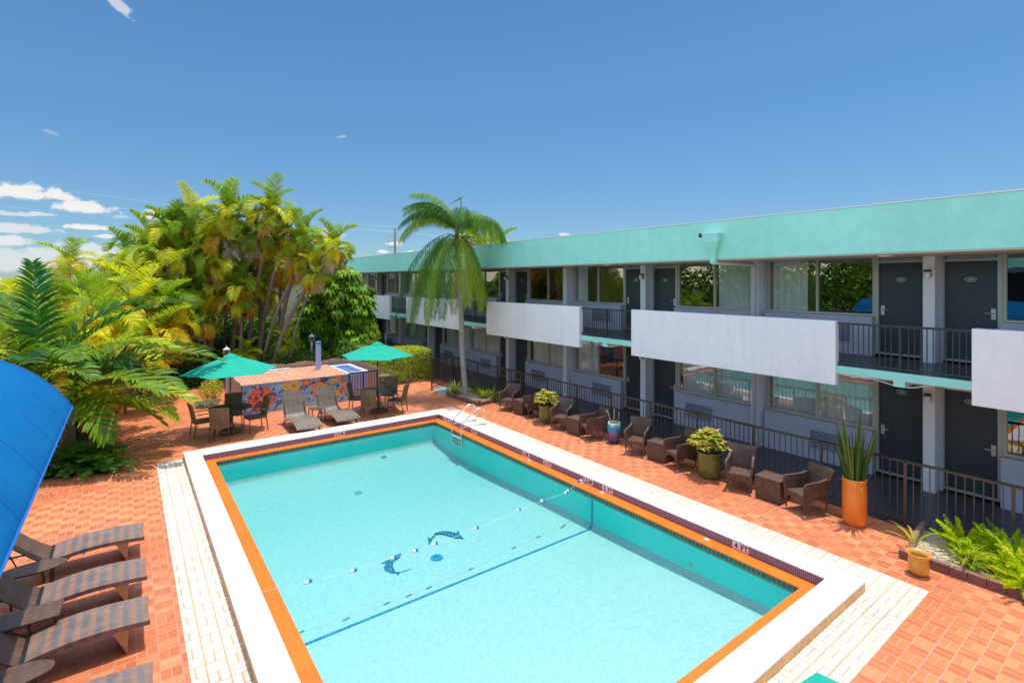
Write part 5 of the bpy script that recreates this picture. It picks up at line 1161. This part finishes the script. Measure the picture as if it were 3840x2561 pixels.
def bush(name,label,cat,c,blobs,n,size,tints,seed,group=None,m='leaf',box=False,shell=.55,asp=.55,flat=.5):
    th=thing(name,label,cat,(c[0],c[1],0),0,group); rng=random.Random(seed); mb=MB()
    tot=sum(b[3]*b[5]+b[4]*b[5]+b[3]*b[4] for b in blobs)
    for b in blobs: leafball(mb,b[:3],b[3:6],int(n*(b[3]*b[5]+b[4]*b[5]+b[3]*b[4])/tot),size,rng,tints,box=box,shell=shell,asp=asp,flat=flat)
    obj('foliage',mb,M[m],th)
    t=MB()
    for k in range(5): a=k*1.3; b=blobs[k%len(blobs)]; t.tube([(b[0]+.1*math.cos(a),b[1]+.1*math.sin(a),0),(b[0]+.2*math.cos(a),b[1]+.2*math.sin(a),b[2])],[.03,.012],5)
    obj('stem',t,M['bark'],th); return th
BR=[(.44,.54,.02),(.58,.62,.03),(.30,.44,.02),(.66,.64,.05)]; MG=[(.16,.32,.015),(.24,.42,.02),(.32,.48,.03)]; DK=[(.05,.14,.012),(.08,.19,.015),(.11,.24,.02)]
bush('hedge','clipped bright yellow green hedge behind the right umbrella','hedge',(9.4,21.0),[(0,0,.74,1.35,.8,.74),(-.9,.3,.85,.5,.6,.72),(.8,.2,.66,.7,.9,.66)],9000,.075,BR,1,box=True,shell=.8,flat=.8)
bush('hibiscus_bush','light green hibiscus bush behind the thin leaning trunks','bush',(6.6,26.2),[(0,0,1.7,1.0,.8,1.7),(-.9,.1,1.3,.8,.7,1.3),(.7,-.2,2.4,.7,.7,1.2)],3800,.11,MG,2)
bush('shrub','loose yellow green shrub right of the glossy tree, before the fence','bush',(10.15,26.2),[(0,0,1.2,.7,.7,1.0),(.1,.1,1.8,.45,.45,.6)],2200,.10,BR+MG,3)
bush('shrub','small golden shrub at the left corner of the mosaic enclosure','bush',(2.45,21.6),[(0,0,.42,.42,.4,.4)],900,.07,BR,4)
bush('low_plant','variegated grey green plant at the foot of the golden shrub','plant',(2.2,20.6),[(0,0,.13,.42,.3,.15)],500,.08,[(.35,.42,.30),(.2,.28,.15)],14)
UB=[((1.6,25.2),(.9,.5,.5),'dark understorey bush left of the umbrella lantern'),((3.6,25.8),(1.0,.6,.7),'dark understorey bush behind the left umbrella'),((5.2,24.0),(.9,.7,.75),'dark understorey bush behind the reed screen'),((6.6,23.3),(.8,.6,.7),'dark understorey bush left of the lilac lamp'),
    ((8.3,23.2),(1.0,.7,.8),'dark understorey bush under the glossy tree'),((.3,24.4),(.7,.6,.55),'dark understorey bush at the deck corner'),((-1.1,21.9),(.7,.8,.8),'dark understorey bush at the left deck edge'),((-1.6,19.3),(.8,1.0,1.0),'dark understorey bush behind the dark palm'),((-3.0,17.5),(1.2,1.4,1.3),'dark understorey bush above the awning edge')]
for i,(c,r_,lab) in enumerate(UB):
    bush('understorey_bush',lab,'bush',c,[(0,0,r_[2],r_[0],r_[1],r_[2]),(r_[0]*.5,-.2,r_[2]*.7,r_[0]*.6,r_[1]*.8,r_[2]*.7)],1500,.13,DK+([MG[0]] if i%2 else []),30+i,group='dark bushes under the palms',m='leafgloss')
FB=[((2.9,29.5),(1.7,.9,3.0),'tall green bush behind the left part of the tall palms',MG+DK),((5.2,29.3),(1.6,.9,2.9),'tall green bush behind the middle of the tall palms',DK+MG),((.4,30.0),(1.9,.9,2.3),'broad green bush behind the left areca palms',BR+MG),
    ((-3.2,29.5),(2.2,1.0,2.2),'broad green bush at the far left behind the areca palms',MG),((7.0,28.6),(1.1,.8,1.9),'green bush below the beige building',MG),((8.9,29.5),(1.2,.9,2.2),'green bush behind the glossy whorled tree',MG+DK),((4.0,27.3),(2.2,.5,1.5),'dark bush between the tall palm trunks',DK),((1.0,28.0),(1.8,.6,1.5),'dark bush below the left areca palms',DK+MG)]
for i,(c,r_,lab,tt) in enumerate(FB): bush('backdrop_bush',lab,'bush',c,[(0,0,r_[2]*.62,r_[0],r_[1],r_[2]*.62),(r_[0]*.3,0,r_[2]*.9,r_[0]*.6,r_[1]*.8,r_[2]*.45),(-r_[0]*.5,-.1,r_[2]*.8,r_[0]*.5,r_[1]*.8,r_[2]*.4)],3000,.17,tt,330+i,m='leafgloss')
# tall trees west of the garden, seen mirrored in the upper windows
for i,(x,y,h) in enumerate(((-12,13,7.5),(-13,20,8.2),(-10,27,7.2),(-16,34,8.5),(-18,9,8.0),(-22,26,9.5),(-9.5,17,6.0),(-15,16.5,8.6),(-11,22.5,7.0),(-20,15,9.5),(-17,24,9.2),(-13,30,8.5))):
    bush('shade_tree','tall dark shade tree west of the garden, mirrored in the upper windows','tree',(x,y),[(0,0,h*.62,2.8,2.8,h*.36),(1.2,-1,h*.5,2.2,2.2,h*.3),(-1,1.5,h*.55,2.2,2.2,h*.3)],2200,.34,MG+DK,400+i,group='shade trees west of the garden')
def fern(label,x,y,seed,n=20,L=.6,c=None):
    th=thing('fern',label,'fern',(x,y,.01),0,'ferns along the bed edge'); rng=NR(seed); mb=MB()
    for k in range(n): frond(mb,(0,0,.02),k*2.4,rng.uniform(.5,1.3),L*rng.uniform(.7,1.2),1.4,.15,14,tuple(np.array(c or (.12,.27,.03))*rng.uniform(.7,1.4)),rng,vee=.1,w=.045,ld=.3,fw=.4,bare=.05,rr=.006)
    obj('fronds',mb,M['leafgloss'],th)
for i,(x,y,l) in enumerate(((-.75,15.5,'broad fern at the near corner of the planting bed'),(-1.35,15.75,'fern beside the awning eave'),(-.95,16.2,'fern behind the near bed corner'),(-1.9,15.5,'fern half hidden under the awning edge'),(-.45,15.2,'fern spilling on to the tiles'),(-.6,16.9,'fern before the terracotta pot'))): fern(l,x,y,60+i,26,.72)
for i,(x,y,l) in enumerate(((.9,24.75,'low fern at the back deck corner'),(1.9,24.8,'low fern below the leaning trunks'),(3.9,23.2,'light fern behind the reed screen left'),(5.3,22.6,'light fern behind the reed screen middle'),(6.2,22.4,'light fern left of the lilac lamp post'))): fern(l,x,y,80+i,22,1.0 if i>1 else .5,(.14,.26,.03))
pot('terracotta_pot','large terracotta pot under the dark palm at the deck edge','plant pot',(-.62,18.0,.006),[(.001,.01),(.17,0),(.20,.02),(.27,.42),(.30,.5),(.29,.53),(.26,.52),(.25,.4)],M['terra'],.46,.25)
rk=thing('rock','pale grey lilac boulder at the left edge of the deck','rock',(-.15,23.6,0)); rng=random.Random(6); t=MB(); vs=[]
for i in range(9):
    for j in range(16):
        th_=math.pi*i/8*.5; ph=2*math.pi*j/16; r=.42*(1+.22*math.sin(3*ph+i)+rng.uniform(-.08,.08)); vs.append((r*math.sin(th_)*math.cos(ph),r*math.sin(th_)*math.sin(ph),1.9*r*math.cos(th_)*.95))
t.add(vs,[(i*16+j,i*16+(j+1)%16,(i+1)*16+(j+1)%16,(i+1)*16+j) for i in range(8) for j in range(16)]); obj('boulder',t,M['rock'],rk)

# brick edged beds by the fence
def bed(label,poly,z=.13,th_=.10):
    th=thing('planter_bed',label,'planter',(poly[0][0],poly[0][1],0),0,'brick edged planting beds'); e=MB(); k=len(poly)
    for a,b in zip(poly,poly[1:]):
        a=Vector(a);b=Vector(b);d=(b-a);L=d.length;d.normalize();n=Vector((-d.y,d.x));m_=max(1,int(L/.20))
        for j in range(m_):
            p=a+d*(L*j/m_+.004);q=a+d*(L*(j+1)/m_-.004); e.prism([tuple(p),tuple(q),tuple(q+n*th_),tuple(p+n*th_)],.0,z+.004*((j*7)%3))
    obj('brick_edging',e,M['brickedge'],th,world=True)
    return th
b1=bed('brick edged gravel bed around the tall drooping palm',[(10.95,15.25),(9.80,15.02),(9.68,17.1),(10.1,17.85)][::-1])
g=MB(); g.sheet([(10.95,15.30),(9.85,15.10),(9.75,17.08),(10.15,17.8),(10.98,17.9),(11.0,15.3)],.085); obj('gravel',g,M['gravel'],b1,world=True)
b2_=bed('brick edged bed with foxtail ferns in the lower right corner',[(9.82,-2.0),(9.76,1.2),(9.73,2.86)][::-1])
b2_['label']='brick edged bed with foxtail ferns in the lower right corner'
g=MB(); g.sheet([(9.9,-2.0),(9.84,2.82),(11.0,2.9),(11.0,-2.0)],.07); obj('gravel',g,M['gravel'],b2_,world=True)
def chips(parent,x0,x1,y0,y1,z,n,seed):
    rng=random.Random(seed); t=MB()
    for _ in range(n):
        x=rng.uniform(x0,x1);y=rng.uniform(y0,y1);s=rng.uniform(.008,.02);a=rng.random()*3
        M_=Matrix.Translation((x,y,z))@Matrix.Rotation(a,4,'Z')@Matrix.Rotation(rng.uniform(-.6,.6),4,'X'); t.box(-s,s,-s*.6,s*.6,-s*.3,s*.4,M_)
    o=obj('gravel_chips',t,M['chip'],parent,world=True); o['kind']='stuff'
M['chip']=mat('stone_chips',(.66,.56,.42),.9,c2=(.25,.19,.13),vs=30)
chips(b1,9.9,10.95,15.2,17.0,.09,1500,1); chips(b2_,9.86,10.98,-.5,2.8,.075,1500,2)
t=MB(); t.tube([(9.86,2.72,.15),(10.2,2.80,.16),(10.6,2.84,.17),(10.95,2.86,.19)],[.045,.05,.05,.045],10); lg_=obj('log','' and t or t,mat('bed_log',(.33,.2,.13),.8,c2=(.15,.1,.07),vs=8,bump=.5),None,smooth=True); setp(lg_,'weathered log lying across the end of the foxtail fern bed','log')
STR=[(.32,.42,.03),(.45,.48,.04),(.22,.34,.03),(.55,.50,.06)]
def strap(label,x,y,z,n,L,seed,tints=STR,w=.03):
    th=thing('strap_leaf_plant',label,'plant',(x,y,z),0,'strap leaved plants in the gravel beds'); t=MB(); blade_rosette(t,(0,0,0),int(n*1.3),L*1.25,w,random.Random(seed),tints,up=1.3,droop=1.3,r0=.06); obj('leaves',t,M['leaf'],th)
for i,(x,y,n,L,l) in enumerate(((9.98,16.95,60,.55,'light green strap leaf clump left of the palm trunk'),(10.25,17.4,50,.5,'strap leaf clump behind the palm trunk toward the gate'),(10.62,16.35,45,.6,'dark strap leaf clump right of the palm trunk'),(10.45,15.75,55,.5,'strap leaf clump with yellow tips between trunk and bed corner'),
    (10.65,15.4,60,.5,'strap leaf clump at the near right corner of the palm bed'),(10.0,15.3,14,.2,'tiny strap leaf tuft at the near left corner of the palm bed'),(10.85,16.9,40,.5,'dark strap leaf clump against the fence behind the palm'))): strap(l,x,y,.09,n,L,90+i,STR if i in(0,1,3,4,5) else [(.08,.2,.03),(.15,.28,.04)])
strap('yellow green strap leaf clump beside the amber pot',10.12,2.12,.08,46,.38,120); strap('two long bright blades over the log',10.02,2.72,.16,4,.5,121,[(.5,.5,.02)],.045)
def foxtail(label,x,y,seed,n,L,up):
    th=thing('foxtail_fern',label,'fern',(x,y,.08),0,'foxtail ferns'); rng=random.Random(seed); mb=MB()
    for k in range(n):
        az=k*2.4+rng.uniform(-.3,.3); el=rng.uniform(.25,1.35)*up; l=L*rng.uniform(.6,1.1); dr=rng.uniform(.1,.9); p=Vector((0,0,0)); c=rng.choice([(.70,.84,.02),(.80,.88,.03),(.54,.74,.02),(.85,.86,.06)]); seg=30
        for s in range(seg):
            t_=s/seg; e_=el-dr*t_; d=Vector((math.cos(az)*math.cos(e_),math.sin(az)*math.cos(e_),math.sin(e_))); p=p+d*l/seg; rr_=.062*(math.sin(math.pi*min(1,.12+t_*.85))**.6)
            a=d.cross(Vector((0,0,1))).normalized(); b=d.cross(a)
            for q in range(11):
                an=rng.random()*6.28; o=(a*math.cos(an)+b*math.sin(an)); tip=p+(o+d*.5).normalized()*rr_*rng.uniform(.7,1.25); w=a*math.sin(an)*-1+b*math.cos(an); kk=rng.uniform(.7,1.2)
                mb.add([tuple(p-w*.004),tuple(p+w*.004),tuple((p+tip)/2+w*.012),tuple(tip),tuple((p+tip)/2-w*.012)],[(0,1,2,3,4)],tuple(min(1,x_*kk) for x_ in c))
    obj('plumes',mb,M['leaf'],th)
foxtail('big bright foxtail fern in the middle of the corner bed',10.45,1.62,1,34,.72,1.0); foxtail('foxtail fern spilling over the brick edge',10.15,.95,2,26,.62,.9); foxtail('foxtail fern at the left end of the group by the fence',10.6,2.25,3,20,.55,.9); foxtail('foxtail fern by the right border, deep in the bed',10.55,.75,4,26,.62,1.0); foxtail('small dark foxtail fern against the fence post',10.92,1.3,5,14,.6,1.1)
foxtail('foxtail fern at the front of the corner bed over the bricks',10.05,1.45,6,26,.55,.9); foxtail('foxtail fern filling the right end of the corner bed',10.3,.35,7,30,.65,.95); foxtail('foxtail fern deep between the big one and the fence',10.8,1.75,8,24,.6,1.1); foxtail('low foxtail fern beside the strap leaf clump',10.35,2.0,9,22,.42,.7)
t=MB(); t.tube([(10.85,1.75,.07),(10.85,1.75,.36)],.03,10); pt_=obj('spray_head',t,M['lilac'],None); setp(pt_,'short grey pipe stub standing among the foxtail ferns','pipe')

t=MB(); rng=random.Random(31)
for _ in range(170):
    z_=rng.random(); x=rng.uniform(8.4,11.0) if z_<.3 else (rng.uniform(-1.5,3.5) if z_<.8 else rng.uniform(.3,9)); y=rng.uniform(1,20) if z_<.3 else (rng.uniform(8.5,24) if z_<.8 else rng.uniform(15.2,22))
    if 1.0<x<8.4 and 2.7<y<15.1: continue
    s_=rng.uniform(.012,.04); an=rng.random()*6.28; p=Vector((x,y,.012)); u_=Vector((math.cos(an),math.sin(an),0)); v_=Vector((-u_.y,u_.x,.15))
    t.add([tuple(p-u_*s_),tuple(p+v_*s_*.4),tuple(p+u_*s_),tuple(p-v_*s_*.4+Vector((0,0,.006)))],[(0,1,2),(0,2,3)],rng.choice([(.45,.30,.06),(.25,.13,.05),(.5,.42,.08),(.16,.09,.04)]))
o=obj('fallen_leaves',t,M['leaf'],None); setp(o,'scattered dry leaves and petals lying on the tiled deck','leaves',kind='stuff')
# ------------------------------------------------------------------ beyond the garden
gw=MB(); gw.box(-14,13.0,31.2,31.4,0,2.0); w_=obj('garden_wall',gw,M['darkwall'],None); setp(w_,'dark garden wall behind the palm trunks','wall')
nb=thing('beige_building','plain beige flat roofed building seen between the palm trunks','building',(9,44,0)); t=MB(); t.box(7.4,13.2,42,52,0,5.15); obj('wall',t,M['beigewall'],nb,world=True)
t=MB(); t.box(7.3,13.3,41.9,41.999,4.42,4.52); t.box(7.35,13.25,41.95,42.2,5.151,5.22); obj('ledge',t,M['roofgrey'],nb,world=True)
t=MB(); t.tube([(8.7,41.8,4.5),(8.62,42.1,5.9)],.03,6); t.tube([(9.0,41.8,4.5),(8.92,42.1,5.9)],.03,6)
for k in range(5): t.tube([(8.68-.016*k,41.83+.06*k,4.65+.27*k),(8.98-.016*k,41.83+.06*k,4.65+.27*k)],.02,5)
obj('ladder',t,M['white'],nb,world=True)
sh=thing('white_shed','white pitched roof building behind the left palms','building',(-1,35,0)); t=MB(); t.box(-5.5,2.6,33.5,38,0,1.9); obj('wall',t,M['white'],sh,world=True)
t=MB(); t.add([(-5.8,33.2,1.9),(2.9,33.2,1.9),(2.9,38.3,1.9),(-5.8,38.3,1.9),(-5.8,35.7,3.0),(2.9,35.7,3.0)],[(0,1,5,4),(2,3,4,5),(1,2,5),(3,0,4)]); obj('roof',t,mat('shed_roof',(.62,.66,.66),.6),sh,world=True)
x,y,z=atd(15,1060,95); dm_=thing('glass_dome','pale geodesic dome far away at the left edge','dome',(x-3,y,0))
import bmesh
bm=bmesh.new(); bmesh.ops.create_icosphere(bm,subdivisions=3,radius=4.6); me=bpy.data.meshes.new('dome_shell'); bm.to_mesh(me); bm.free(); o=link_mesh('dome_shell',me,mat('dome_white',(.72,.72,.74),.4),dm_); o.location=(0,0,z-2.9)
bm=bmesh.new(); bmesh.ops.create_icosphere(bm,subdivisions=2,radius=4.68); me=bpy.data.meshes.new('dome_frame'); bm.to_mesh(me); bm.free(); o=link_mesh('dome_frame',me,mat('dome_frame_mat',(.35,.36,.38),.5),dm_); o.location=(0,0,z-2.9); wm=o.modifiers.new('w','WIREFRAME'); wm.thickness=.12
pl_=thing('utility_pole','slim concrete utility pole with three short arms beyond the roof end','utility pole',(29.16,65.6,0)); t=MB(); t.tube([(0,0,0),(0,0,11.5)],[.24,.16],10); obj('pole',t,M['concrete'],pl_)
for z in (8.9,9.75,10.55):
    t=MB(); t.tube([(0,0,z),(-.75,.6,z+.07)],.05,6); t.tube([(-.75,.6,z+.07),(-.78,.62,z-.08)],.05,6); obj('arm',t,M['concrete'],pl_)
WR=[((-11.86,83.75,15.96),(4.39,71.61,13.17)),((-11.86,83.75,14.03),(3.58,72.22,12.41)),((-11.86,83.75,13.07),(0.33,74.65,11.75)),((-11.86,83.75,11.14),(-1.7,76.16,10.48)),((-11.86,83.75,9.06),(-5.77,79.2,8.45))]
nm=['topmost','second from the top','middle','second lowest','lowest']
for k,(a,b_) in enumerate(WR):
    a=Vector(a);b_=Vector(b_);d=b_-a; q=[a-d*.5+Vector((0,0,.35)),a,a+d*.5,b_,b_+d*1.0+Vector((0,0,.3)),b_+d*2+Vector((0,0,1.0))]; t=MB(); t.tube(spline(q,3),.012,5); o=obj('power_line',t,mat('wire_pale',(.75,.78,.8),.6),None); setp(o,'thin pale power line across the left sky, '+nm[k]+' of the five','power line',group='power lines in the left sky')
# distant tree line so that the ground never meets a bare horizon
rng=random.Random(12)
for i in range(14):
    x=-60+i*13+rng.uniform(-3,3); y=95+rng.uniform(-8,14)
    if i==3: continue
    bush('distant_tree','distant dark green tree number %s along the horizon'%(i+1) if False else 'distant dark green tree on the horizon, mostly hidden','tree',(x,y),[(0,0,2.6,5.5,3.5,1.9),(2,0,3.2,3,3,1.6)],420,1.1,DK,200+i,group='distant trees on the horizon')
